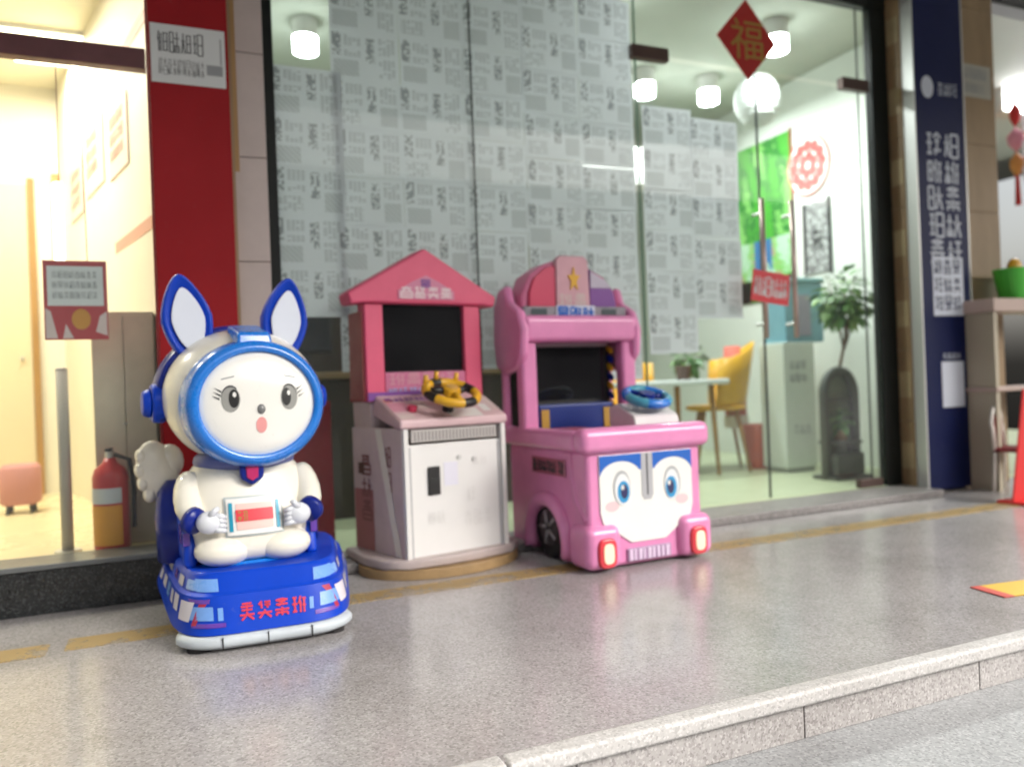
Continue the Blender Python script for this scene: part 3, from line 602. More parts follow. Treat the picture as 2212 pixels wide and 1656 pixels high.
# ---- neighbouring shop at the right edge
t = thing('light_box', 'bright white light box in the neighbouring shop at the right edge', 'lamp', (8.6,5.5,3.66))
obj('case', BX(-.45, 1.2, .02, .2, -.02, .24), white_pl, t); obj('diffuser', BX(-.43, 1.18, 0, .019, 0, .22), lampw, t); area(t, (.4,-.1,-.1), 60, .6, (1,1,1)).rotation_euler = (R(-35),0,0)
for i, (x, z) in enumerate(((7.98,3.55),(8.2,3.42),(8.42,3.55))):
    t = thing('red_garland', ('leftmost','middle','rightmost')[i]+' red hanging garland with white tags in the neighbouring shop', 'garland', (x+.1,5.35,z), group='red garlands in the neighbouring shop')
    obj('cord', CY((0,0,.3), (0,0,-.9), .008, n=6), red, t)
    for j, zz in enumerate((0,-.26,-.52)):
        w_ = (.05,.075,.06)[(i+j) % 3]; bm = bmesh.new(); loft(bm, [sring(zz-.12,0,0,.02,.02,2,14), sring(zz-.05,0,0,w_,w_,2,14), sring(zz+.03,0,0,w_*1.1,w_*1.1,2,14), sring(zz+.11,0,0,.015,.015,2,14)]); obj('lantern', bm, (red, mat('pink paper', (.8,.3,.4), .6), mat('orange paper', (.75,.3,.08), .6))[(i*2+j) % 3], t, smooth=True)
        obj('tag', BX(-.055, .045, -.1, -.095, zz-.22, zz-.06), mat('pinkish tag', (.8,.7,.75), .5), t)
    obj('tassel', CY((0,0,-.62), (0,0,-.95), .018, .03, n=10), red, t)
t = thing('shop_shelf', 'pale shelf unit in the neighbouring shop', 'shelf', (6.2,4.06,0))
for z in (1.35, .75): obj('shelf_board', BX(-.6, 1.0, -.14, .14, z, z+.1 if z > 1 else z+.03), mat('pale pink shelf', (.5,.38,.33), .5), t, bev=.006)
for x in (-.56, .94): obj('upright', BX(x-.02, x+.02, -.12, .12, 0, 1.348), mat('tan upright', (.45,.4,.3), .5), t)
t = thing('green_basket', 'bright green tub on the shelf in the neighbouring shop', 'tub', (6.08,4.05,1.452))
bm = bmesh.new(); loft(bm, [sring(0,0,0,.15,.1,3,24), sring(.24,0,0,.2,.13,3,24), sring(.24,0,0,.18,.115,3,24), sring(.04,0,0,.13,.09,3,24)]); obj('tub', bm, mat('vivid green plastic', (.08,.5,.05), .4), t)
obj('yellow_toy', EL((-.1,-.04,.24), (.06,.05,.08), 14, 10), yellow, t, smooth=True)
t = thing('metal_chair', 'white framed chair with a dark red seat in the neighbouring shop', 'chair', (5.72,3.86,0), R(20)); t.scale = (.6,.6,.7)
wf = mat('white enamel', (.72,.68,.62), .35); cr = mat('crimson vinyl', (.2,.01,.015), .45)
obj('back_frame', TB([(-.2,.2,.45),(-.2,.22,.7)] + [(.2*math.cos(R(a)), .23, .72+.2*math.sin(R(a))) for a in range(180,-1,-15)] + [(.2,.22,.7),(.2,.2,.45)], .024, 8), wf, t, smooth=True)
obj('back_pad', PR([(-.16,.5),(.16,.5)] + earc(0,.7,.16,.16,0,180,10), 'y', .205, .235), cr, t); obj('seat', BX(-.22, .22, -.22, .22, .43, .48), cr, t, bev=.02)
for sx in (-1,1):
    for sy in (-1,1): obj('leg', TB([(sx*.2,sy*.2,.43),(sx*.22,sy*.22,0)], .016, 8), wf, t, smooth=True)
t = thing('red_banner_stand', 'bright red flag banner standing at the right edge of the platform', 'banner', (5.17,3.52,0))
obj('banner', PR([(-.03,.02),(.2,.02),(.3,.75),(.12,.78)], 'y', -.006, .006), mat('banner red', (.62,.015,.015), .55), t); obj('pole', CY((.22,.02,0), (.3,.02,1.0), .012, n=10), silver, t); obj('foot', BX(-.02, .35, -.1, .12, 0, .02), mat('banner red', (.6,.02,.02)), t, bev=.004)

# ================================================================== RIDES
def patch(bm, outline, P, n=3, mi=0):
    """convex 2-D outline laid onto a curved surface by P(x, z)"""
    cx = sum(p[0] for p in outline)/len(outline); cz = sum(p[1] for p in outline)/len(outline); rings = []
    for k in range(n, 0, -1): rings.append([bm.verts.new(P(cx+(x-cx)*k/n, cz+(z-cz)*k/n)) for x, z in outline])
    m = len(outline); c = bm.verts.new(P(cx, cz))
    for a, b in zip(rings, rings[1:]):
        for i in range(m): bm.faces.new((a[i], a[(i+1)%m], b[(i+1)%m], b[i])).material_index = mi
    for i in range(m): bm.faces.new((rings[-1][i], rings[-1][(i+1)%m], c)).material_index = mi
def dense(pts, n=5):
    o = []
    for a, b in zip(pts, pts[1:]+pts[:1]):
        for k in range(n): o.append((a[0]+(b[0]-a[0])*k/n, a[1]+(b[1]-a[1])*k/n))
    return o
def PT(outline, P, n=3): bm = bmesh.new(); patch(bm, outline, P, n); return bm
def rect(x0, x1, z0, z1): return dense([(x0,z0),(x1,z0),(x1,z1),(x0,z1)])

# ---------------------------------------------------------------- rabbit astronaut ride
rb = thing('rabbit_ride', 'coin ride of a cream rabbit astronaut with blue ears on a blue base', 'kiddie ride', (.24,3.5,0), R(-1))
for x in (-.2,.29):
    for y in (-.36,.1): obj('foot', CY((x,y,0), (x,y,.03), .045, n=16), rubber, rb)
DY, K = .02, .5
def lift(y, z): return z+.2*max(0, y+.2)*max(0, 1-z/.26)
def tap(r): return [(x*(1.0+K*(y+.47))+.045, y+DY, lift(y, z)) for x, y, z in r]
BR = [(.012,.30,.45),(.022,.322,.468),(.03,.328,.475),(.05,.328,.475),(.06,.308,.465),(.064,.295,.45)]
bm = bmesh.new(); loft(bm, [tap([(x*(1-.13*min(1,max(0,(y+.36)/.1))), y, z_) for x, y, z_ in sring(z,0,0,rx,ry,5,72)]) for z, rx, ry in BR]); bumper = obj('bumper', bm, mat('pale grey bumper', (.52,.57,.61), .45, var=.15), rb, smooth=True)
for x in (-.12,.04,.2): obj('bumper_seam', BX(x-.002, x+.002, DY-.4765, DY-.4675, .018, .06), dark, bumper)
BB = [(.065,.306,.46),(.2,.285,.42),(.208,.272,.402),(.262,.262,.365),(.275,.25,.35)]
bm = bmesh.new(); loft(bm, [tap(sring(z,0,0,rx,ry,5,72)) for z, rx, ry in BB]); base = obj('base_shell', bm, blue, rb, smooth=False, bev=.004)
def bprof(z):
    for (z0,a0,b0),(z1,a1,b1) in zip(BB, BB[1:]):
        if z <= z1: f = max(0,(z-z0)/(z1-z0)); return a0+(a1-a0)*f, b0+(b1-b0)*f
    return BB[-1][1:]
def fr(off): 
    def P(x, z): a, b = bprof(z); y = -b*(1-min(.999,abs(x)/a)**5)**.2; return (x*(1.0+K*(y+.47))+.045, y-off+DY, z)
    return P
def le(off, s=-1):
    def P(y, z): a, b = bprof(z); return (s*(a*(1-min(.999,abs(y)/b)**5)**.2*(1.0+K*(y+.47))+off)+.045, y+DY, lift(y, z))
    return P
lens = mat('pale blue lens', (.17,.36,.78), .25, coat=.5, var=.15, vscale=20); lens2 = mat('purple lens', (.12,.04,.35), .25, coat=.5); lensw = mat('white reflective sticker', (.7,.66,.72), .3, coat=.4); lens3 = mat('crimson decal', (.38,.02,.06), .35)
for x0, x1, z0, z1, m_ in ((-.265,-.19,.118,.165,lens),(-.175,-.157,.116,.16,lens),(-.235,-.165,.213,.255,lens),(.19,.265,.12,.168,lens),(.15,.165,.116,.158,lens),(.17,.235,.213,.255,lens),(-.262,-.15,.093,.108,lens2),(.17,.26,.093,.108,lens2)):
    obj('light_lens', PT(rect(x0,x1,z0,z1), fr(.003)), m_, base, smooth=True)
obj('light_lens', PT(rect(-.262,-.2,.176,.19), fr(.003)), lens2, base, smooth=True)
for y0, y1, z0, z1, m_ in ((-.38,-.3,.11,.18,lensw),(.27,.38,.13,.19,lensw),(-.36,-.28,.215,.25,lens),(.18,.28,.212,.25,lens),(-.27,-.2,.13,.19,lensw),(-.17,-.12,.135,.185,lensw),(-.08,-.02,.13,.19,lens),(.02,.1,.135,.19,lensw),(.15,.22,.13,.185,lensw),(-.24,-.16,.215,.252,lensw),(-.1,-.04,.212,.25,lens2),(.05,.14,.212,.255,lensw),(-.41,-.395,.1,.19,lens3)):
    for s in (-1,1): obj('side_decal', PT(rect(y0,y1,z0,z1), le(.003, s)), m_, base, smooth=True)
bm = bmesh.new(); glyphs(bm, [(-.1+i*.062,.108,.05,.058) for i in range(4)], random.Random(21), .15, 8, fr(.004)); obj('lettering', bm, mat('red lettering', (.55,.02,.06), .4), base)
# blue floor well, fenders, seat
bm = bmesh.new(); loft(bm, [sring(.2755,0,-.06,.2,.17,4,48), sring(.285,0,-.06,.19,.16,4,48)]); obj('foot_deck', bm, blue_m, rb, smooth=False)
for s in (-1,1):
    bm = bmesh.new(); prism(bm, [(-.17,.27),(.24,.27),(.24,.44),(.16,.5),(-.02,.52),(-.1,.46),(-.14,.38)], 'x', s*.262, s*.212)
    f = obj('fender', bm, blue, rb, bev=.02, seg=3)
    obj('fender_lens', BX(s*.2625, s*.2675, -.1, -.02, .36, .43) if s > 0 else BX(-.2675, -.2625, -.1, -.02, .36, .43), lens2, f, bev=.002)
    obj('fender_lens', BX(s*.262-.025*(s > 0)-.0+(0 if s > 0 else 0), s*.262+.025*(s < 0), -.155, -.148, .36, .41), lens2, f)
bm = bmesh.new(); loft(bm, [sring(.25,0,.22,.34,.15,4,40), sring(.42,0,.25,.345,.13,4,40), sring(.53,0,.29,.33,.09,4,40), sring(.58,0,.31,.29,.05,4,40)]); obj('seat_back', bm, blue_d, rb, smooth=True)
# fluffy tail
bm = bmesh.new()
ell(bm, (-.32,.36,.62), (.085,.06,.14), 20, 14, rot=(0,R(-14),0))
for k, (x, z, r) in enumerate(((-.385,.69,.028),(-.39,.63,.028),(-.38,.57,.028),(-.355,.52,.03),(-.28,.54,.06),(-.27,.66,.06))): ell(bm, (x,.36,z), (r,.05,r*1.3), 14, 8)
obj('tail', bm, cream, rb, smooth=True)
# torso
tor = [(.272,.19,.15,-.04),(.3,.225,.2,-.045),(.36,.235,.21,-.04),(.42,.245,.205,-.03),(.5,.255,.195,-.02),(.56,.25,.185,-.01),(.62,.235,.17,0),(.66,.2,.15,0),(.71,.16,.13,0)]
bm = bmesh.new(); loft(bm, [sring(z,0,cy,rx,ry,2.4,48) for z, rx, ry, cy in tor]); torso = obj('torso', bm, cream_l, rb, smooth=True, sub=1)
def tprof(z):
    for a, b in zip(tor, tor[1:]):
        if z <= b[0]: f = max(0,(z-a[0])/(b[0]-a[0])); return [a[i]+(b[i]-a[i])*f for i in (1,2,3)]
    return tor[-1][1:]
def tf(off):
    def P(x, z): rx, ry, cy = tprof(z); return (x, cy-ry*(1-min(.99,abs(x)/rx)**2.4)**(1/2.4)-off, z)
    return P
for s in (-1,1):
    obj('leg', EL((s*.115,-.185,.335), (.112,.085,.066), 24, 14, rot=(R(8),0,0)), cream_l, rb, smooth=True)
    arm = obj('arm', TB([(s*.205,-.03,.63),(s*.235,-.08,.57),(s*.24,-.15,.50),(s*.215,-.205,.465)], [.055,.058,.054,.046], 18), cream_l, rb, smooth=True, sub=1)
    obj('cuff', TB([(s*.232,-.2,.468),(s*.215,-.222,.46)], [.054,.05], 18), blue_d, arm, smooth=True)
    bm = bmesh.new(); ell(bm, (s*.17,-.236,.455), (.05,.04,.045), 18, 12)
    for k in range(4): tube(bm, [(s*.155,-.25,.48-k*.018),(s*.128,-.258,.478-k*.018),(s*.112,-.25,.472-k*.018)], [.012,.011,.008], 8)
    tube(bm, [(s*.17,-.255,.48),(s*.15,-.262,.503),(s*.137,-.258,.512)], [.014,.012,.008], 8)
    obj('glove', bm, mat('pale grey glove', (.66,.68,.72), .35), arm, smooth=True)
cp = obj('chest_panel', PT(rect(-.105,.105,.395,.535), tf(.012)), white_pl, torso, smooth=True)
obj('panel_body', PT(rect(-.112,.112,.388,.542), tf(.006)), mat('grey panel rim', (.45,.5,.5), .4), cp, smooth=True)
obj('panel_screen', PT(rect(-.07,.07,.415,.515), tf(.015)), mat('pale pink screen', (.75,.5,.45), .3), cp, smooth=True)
obj('panel_bar', PT(rect(-.072,.072,.447,.492), tf(.018)), mat('signal red', (.68,.03,.05), .35), cp, smooth=True)
bm = bmesh.new(); glyphs(bm, [(-.066+i*.02,.45,.016,.036) for i in range(2)], rng, .2, 5, tf(.02)); obj('lettering', bm, mat('gold ink', (.4,.25,.05)), cp)
for s in (-1,1): obj('panel_strip', PT(rect(s*.09-.007,s*.09+.007,.41,.52), tf(.016)), mat('cyan strip', (.01,.28,.42), .3), cp, smooth=True)
obj('collar', TB([(.17*math.cos(R(a)), -.01+.14*math.sin(R(a)), .675) for a in range(0,360,10)], .035, 12, closed=True), mat('slate blue collar', (.1,.12,.32), .35), rb, smooth=True)
bd = obj('badge', PR(dense([(-.05,.69),(-.045,.61),(0,.58),(.045,.61),(.05,.69)],1), 'y', -.215, -.17), blue_d, rb, bev=.012)
obj('badge_gem', PR(dense([(-.026,.685),(-.022,.615),(0,.60),(.022,.615),(.026,.685)],1), 'y', -.222, -.214), mat('badge red', (.45,.02,.12), .25), bd, bev=.004)
# head
hd = obj('helmet', EL((0,-.03,.945), (.33,.29,.285), 48, 28), cream, rb, smooth=True)
# back half of the helmet: blue band over the top with headphones
bm = bmesh.new()
r0 = []
for off, w in ((0,.075),): 
    A = []; 
    for a in range(-18, 199, 6):
        c, s = math.cos(R(a)), math.sin(R(a))
        A.append([(.338*c*k, y, .945+.293*s*k) for k, y in ((.985,.0),(1.03,.015),(1.06,.07),(1.05,.13),(.94,.16))])
    V = [[bm.verts.new(p) for p in q] for q in A]
    for u, v in zip(V, V[1:]):
        for i in range(4): bm.faces.new((u[i], u[i+1], v[i+1], v[i]))
band = obj('helmet_band', bm, blue_d, hd, smooth=True); band.modifiers.new('thick', 'SOLIDIFY').thickness = .012
for s in (-1,1):
    hp = obj('headphone', CY((s*.31,.06,.93), (s*.365,.06,.93), .085, .08, n=28), blue, hd, bev=.012, seg=3)
    obj('headphone_cap', CY((s*.365,.06,.93), (s*.40,.06,.93), .062, .05, n=24), blue, hp, bev=.01)
# face with a blue ring
FC = (0,-.255,.915)
def facep(off, rx=.262, rz=.232, d=.075):
    def P(x, z):
        q = max(0, 1-((x)/rx)**2-((z-FC[2])/rz)**2); return (x, FC[1]-d*math.sqrt(q)-off, z)
    return P
fc = obj('face', PT(earc(0,FC[2],.257,.227,0,353,50), facep(0), 10), mat('face white', (.83,.82,.77), .22, coat=.6), hd, smooth=True)
bm = bmesh.new(); V = []
for i in range(64):
    a = 2*math.pi*i/64; c, s = math.cos(a), math.sin(a)
    V.append([bm.verts.new((k*c*1.0, FC[1]+y, FC[2]+k2*s)) for k, k2, y in ((.232,.204,-.03),(.236,.208,-.05),(.266,.236,-.042),(.284,.253,-.015),(.293,.26,.06),(.29,.258,.13))])
for i in range(64):
    for k in range(5): bm.faces.new((V[i][k], V[(i+1)%64][k], V[(i+1)%64][k+1], V[i][k+1]))
bmesh.ops.recalc_face_normals(bm, faces=bm.faces[:]); ring = obj('face_ring', bm, blue_m, hd, smooth=True)
bm = bmesh.new(); loft(bm, [[(x,y,z+.0) for x, y, z in ((-.075,-.28,1.14),(.075,-.28,1.14),(.075,-.1,1.19),(-.075,-.1,1.19))], [(x,y,z) for x, y, z in ((-.068,-.265,1.2),(.068,-.265,1.2),(.068,-.08,1.245),(-.068,-.08,1.245))]]); obj('ring_lug', bm, blue_m, ring, bev=.014, seg=3)
for s in (-1,1):
    ey = obj('eye', PT(disc(s*.118,.935,.036,.05), facep(.0015)), mat('soft grey iris', (.32,.32,.3), .25, coat=.7), fc, smooth=True)
    obj('pupil', PT(disc(s*.106,.938,.02,.036), facep(.003)), dark, ey, smooth=True)
    obj('highlight', PT(disc(s*.11+.006,.953,.007,.01), facep(.0045)), white_pl, ey, smooth=True)
    bm = bmesh.new()
    top = [(s*.118+s*.037*math.cos(R(a)), .935+.052*math.sin(R(a))) for a in range(10, 131, 12)]
    for (xa, za), (xb, zb) in zip(top, top[1:]): bm.faces.new([bm.verts.new(facep(.003)(x, z)) for x, z in ((xa,za-.004),(xb,zb-.004),(xb,zb+.003),(xa,za+.003))])
    for k in range(3): x = s*(.152+k*.004); patch(bm, dense([(x,.962-k*.014),(x+s*.03,.985-k*.016),(x,.969-k*.014)],2), facep(.003), 2)
    obj('eyelash', bm, ink, ey, smooth=True)
    obj('brow', PT(dense([(s*.1,1.022),(s*.15,1.012),(s*.15,1.016),(s*.1,1.027)],3), facep(.002), 2), ink2, fc, smooth=True)
obj('nose', EL((0,FC[1]-.074,.893), (.017,.014,.02), 18, 12), mat('grey nose', (.18,.18,.18), .3, coat=.4), fc, smooth=True)
obj('mouth', PT(disc(.0,.83,.022,.032), facep(.002)), mat('pink mouth', (.78,.33,.32), .35), fc, smooth=True)
# ears
def ear(s, tilt):
    def shape(w, h, z0): 
        o = []
        for i in range(28):
            a = 2*math.pi*i/28; z = math.sin(a); k = (1-.38*max(0,z)**1.3) if z > 0 else (1-.12*abs(z))
            o.append((w*math.cos(a)*k, z0+h*z))
        return o
    bm = bmesh.new(); out = shape(.107,.192,0); rings = []
    for y, k in ((-.032,.8),(-.04,.9),(-.025,.985),(0,1.0),(.03,.95),(.045,.75)): rings.append([(x*k, y, z*(k*.5+.5)) for x, z in out])
    loft(bm, rings)
    M = Matrix.Translation((s*.212,.03,1.275)) @ Euler((R(-4), R(tilt), R(0))).to_matrix().to_4x4(); bmesh.ops.transform(bm, matrix=M, verts=bm.verts)
    e = obj('ear', bm, blue, hd, smooth=True)
    bm = bmesh.new(); prism(bm, shape(.069,.135,-.005), 'y', -.046, -.036); bmesh.ops.transform(bm, matrix=M, verts=bm.verts)
    obj('inner_ear', bm, mat('pale ear white', (.66,.7,.8), .3, coat=.4), e, bev=.004)
ear(-1, -9); ear(1, 9)
hd.scale = (.96,1,1); hd.rotation_euler = (0,0,R(5)); hd.location = (0,.04,-.005)
for ch in rb.children:
    if ch.name.split('.')[0] not in ('bumper', 'base_shell', 'foot'): ch.rotation_euler.z += R(5)

# ---------------------------------------------------------------- house arcade cabinet
hs_ = thing('house_arcade', 'pink house shaped driving game with black screen and yellow steering wheel', 'arcade machine', (1.295,3.83,0), R(10))
obj('base_board', PR([(-.30,-.05),(-.1,-.075),(.1,-.075),(.30,-.05),(.40,.04),(.44,.2),(.42,.5),(-.42,.5),(-.44,.2),(-.40,.04)], 'z', .049, .098), mat('pinkish grey board', (.5,.42,.4), .45, var=.15), hs_, bev=.012)
obj('base_disc', PR(disc(0,.2,.45,.33,44), 'z', 0, .048), mat('tan board', (.4,.26,.12), .5, var=.3, vscale=10), hs_, bev=.004)
side = [(0,.096),(.48,.096),(.48,.9),(.28,.86),(0,.74)]
for s in (-1,1):
    bm = bmesh.new(); n_ = [(s*.27,0),(s*.30,.0),(s*.365,.48),(s*.335,.48)]
    prism(bm, n_, 'z', .0965, .745); sp = obj('side_panel', bm, pale_rose, hs_, bev=.003)
    def SP(off, s=s): return lambda y, z: (s*(.30+.1354*y)+s*off, y, z)
    obj('side_stripe', PT(dense([(.02,.1),(.08,.1),(.24,.74),(.18,.74)]), SP(.003), 2), cream_l, sp)
    bm = bmesh.new(); glyphs(bm, [(.3,.5-k*.12,.09,.1) for k in range(3)] + [(.1,.55-k*.13,.06,.1) for k in range(2)], rng, .14, 6, SP(.002)); obj('lettering', bm, mat('faded brown print', (.25,.1,.09), .5), sp)
    obj('vent', PT(rect(.36,.42,.5,.56), SP(.004), 1), mat('brown vent', (.12,.06,.04), .5), sp)
    obj('rear_graphic', PT(rect(.28,.47,.1,.42), SP(.0015), 2), mat('faded red graphic', (.4,.16,.15), .5), sp)
    obj('edge_post', BX(s*.285-.0135, s*.285+.0135, -.028, .03, .03, .742), white_pl, hs_, bev=.004)
obj('front_door', BX(-.27, .27, -.008, .02, .06, .66), mat('white door', (.8,.79,.77), .35, var=.05, vscale=3), hs_, bev=.006)
dr = hs_.children[-1]
for x in (-.262,.262): obj('door_strip', BX(x-.006, x+.006, -.014, -.0085, .07, .65), mat('grey strip', (.45,.45,.46), .4), dr)
obj('toe_kick', BX(-.26, .26, .03, .1, .096, .14), dark, hs_)
ac = obj('coin_slot', BX(-.165, -.095, -.018, -.0085, .40, .545), dark, dr, bev=.006); obj('coin_plate', BX(-.15, -.11, -.0205, -.0182, .46, .485), mat('dark steel', (.05,.05,.05), .3, metal=.8), ac)
obj('lock', CY((.02,-.016,.58), (.02,-.0085,.58), .012, n=14), silver, dr); obj('lock', CY((.11,-.016,.565), (.11,-.0085,.565), .012, n=14), silver, dr)
obj('paper_sticker', BX(-.07, .01, -.0098, -.0082, .44, .56), mat('pale lilac sticker', (.74,.73,.82), .5), dr)
bm = bmesh.new(); glyphs(bm, [(.1+i*.05,.53,.035,.045) for i in range(2)] + [(-.17+i*.055,.25,.04,.07) for i in range(2)] + [(.04+i*.06,.22,.045,.08) for i in range(3)] + [(.06,.34,.05,.08)], rng, .06, 6, flatP(-.0095)); obj('lettering', bm, mat('faded grey print', (.68,.665,.65), .5), dr)
obj('speaker_grille', BX(-.25, .25, -.016, .0, .672, .735), mat('grey grille', (.5,.47,.45), .5), hs_, bev=.004); g = hs_.children[-1]
for i in range(24): obj('grille_slot', BX(-.235+i*.02, -.226+i*.02, -.0175, -.0155, .68, .727), mat('slot grey', (.26,.24,.23), .6), g)
# console deck
bm = bmesh.new(); prism(bm, [(-.03,.742),(.02,.742),(.3,.80),(.3,.92),(.2,.89),(-.03,.787)], 'x', -.315, .315); cd = obj('console', bm, mat('pale pink console', (.66,.46,.48), .4, var=.12, vscale=9), hs_, bev=.014, seg=3)
def CO(off): return lambda x, y: (x, y, .785+(y+.035)*(.105/.235)+off)
for x0, x1, y0, y1, m_ in ((-.305,-.2,.06,.16,rose),(-.17,-.09,.08,.18,pale_rose),(-.3,-.22,-.02,.03,pale_rose),(-.02,.17,-.03,.06,white_pl),(.2,.25,.02,.1,white_pl),(.26,.305,.03,.18,pale_rose),(-.12,-.05,-.02,.04,mat('dusty mauve',(.4,.27,.27),.5)),(-.305,-.26,.165,.195,mat('orange print',(.65,.25,.12),.5))):
    obj('console_decal', PT(rect(x0,x1,y0,y1), CO(.002), 1), m_, cd)
bm = bmesh.new(); glyphs(bm, [(-.3+i*.06,.17,.05,.04) for i in range(5)], rng, .16, 6, CO(.004)); obj('lettering', bm, purple, cd)
obj('coin_knob', CY(CO(-.005)(-.2,.07), CO(.03)(-.2,.06), .025, n=18), mat('cherry knob', (.5,.03,.08), .3), cd, bev=.004)
# steering wheel
sw = obj('steering_wheel', TB([(.135*math.cos(R(a)), .135*math.sin(R(a)), 0) for a in range(0,360,10)], .024, 12, closed=True, mif=lambda i: 0 if (i % 9) > 2 else 1), [yellow, dark], hs_, smooth=True, loc=(-.005,.0,.915), rot=(R(24),0,0))
obj('hub', CY((0,0,-.012), (0,0,.03), .05, .045, n=20), yellow, sw, bev=.006); obj('hub_cap', CY((0,0,.03), (0,0,.036), .03, n=18), mat('honey cap', (.6,.36,.1), .3), sw)
for a in (20,160,270): obj('spoke', TB([(.04*math.cos(R(a)), .04*math.sin(R(a)), .005),(.125*math.cos(R(a)), .125*math.sin(R(a)), .0)], [.022,.015], 8), dark if a != 270 else yellow, sw, smooth=True)
for a in (55,100,140,180): obj('grip', TB([(.14*math.cos(R(a)), .14*math.sin(R(a)), 0),(.145*math.cos(R(a)), .145*math.sin(R(a)), .06)], [.016,.012], 10), yellow, sw, smooth=True)
obj('column', CY((-.005,.0,.905), (-.005,.06,.80), .03, n=16), dark, hs_)
# house front with gable
hx, Y0, Y1 = .352, .28, .38
bm = bmesh.new()
outer = [(-hx,.88),(hx,.88),(hx,1.40),(.435,1.385),(.435,1.45),(0,1.705),(-.435,1.45),(-.435,1.385),(-hx,1.40)]
so = [(-.245,1.035),(.245,1.035),(.245,1.405),(-.245,1.405)]
for s in (-1,1): obj('house_post', BX(s*(hx+.245)/2-(hx-.245)/2, s*(hx+.245)/2+(hx-.245)/2, Y0, Y1, .88, 1.405), pink_c, hs_, bev=.01)
bm.free()
bm = bmesh.new(); prism(bm, [(-.435,1.39),(-.36,1.40),(.36,1.40),(.435,1.39),(.45,1.45),(0,1.705),(-.45,1.45)], 'y', Y0-.03, Y1+.02); gb = obj('gable', bm, pink_c, hs_, bev=.016, seg=3)
bm = bmesh.new(); prism(bm, [(-.17,1.425),(.17,1.425),(.17,1.47),(.08,1.52),(0,1.555),(-.08,1.52),(-.17,1.47)], 'y', Y0-.036, Y0-.0295); gp = obj('gable_sign', bm, mat('rose sign', (.6,.2,.32), .4), gb)
bm = bmesh.new(); glyphs(bm, [(-.155+i*.08,1.432,.068,.06) for i in range(4)], rng, .15, 8, flatP(Y0-.038)); obj('lettering', bm, mat('pale pink letters', (.78,.6,.64), .4), gp)
bm = bmesh.new(); glyphs(bm, [(-.035,1.49,.06,.04)], rng, .16, 6, flatP(Y0-.038)); obj('lettering', bm, purple, gp)
obj('screen_bezel', BX(-.244, .244, Y0+.03, Y1, 1.0, 1.404), dark, hs_); obj('screen', BX(-.235, .235, Y0+.0255, Y0+.0295, 1.04, 1.395), screen, hs_)
pb = obj('lower_panel', BX(-.244, .244, Y0+.004, Y1, .88, 1.034), mat('pink lower panel', (.6,.16,.3), .4, var=.15, vscale=14), hs_, bev=.004)
bm = bmesh.new(); glyphs(bm, [(-.22+i*.1,.965,.085,.06) for i in range(4)], rng, .16, 8, flatP(Y0+.001)); obj('lettering', bm, rose, pb)
bm = bmesh.new(); glyphs(bm, [(-.23+i*.06,.9,.05,.05) for i in range(5)], rng, .2, 7, flatP(Y0-.0015)); obj('lettering', bm, lav, pb); obj('stripe', BX(-.35, .2, Y0-.012, Y0-.0005, .885, .93), purple, pb)
obj('monitor_housing', PR([(Y1,.88),(Y1+.18,.88),(Y1+.16,1.3),(Y1,1.38)], 'x', -.34, .34), pink_dk, hs_, bev=.008)
obj('rear_side_trim', BX(-hx-.012, -hx-.0005, Y0+.02, Y1+.1, .885, 1.36), pink_dk, hs_, bev=.004); obj('rear_side_trim', BX(hx+.0005, hx+.012, Y0+.02, Y1+.1, .885, 1.36), pink_dk, hs_, bev=.004)
bm = bmesh.new(); prism(bm, [(.30,.0965),(.48,.0965),(.54,.88),(.30,.88)], 'x', -.33, .33); obj('rear_body', bm, pale_rose, hs_)

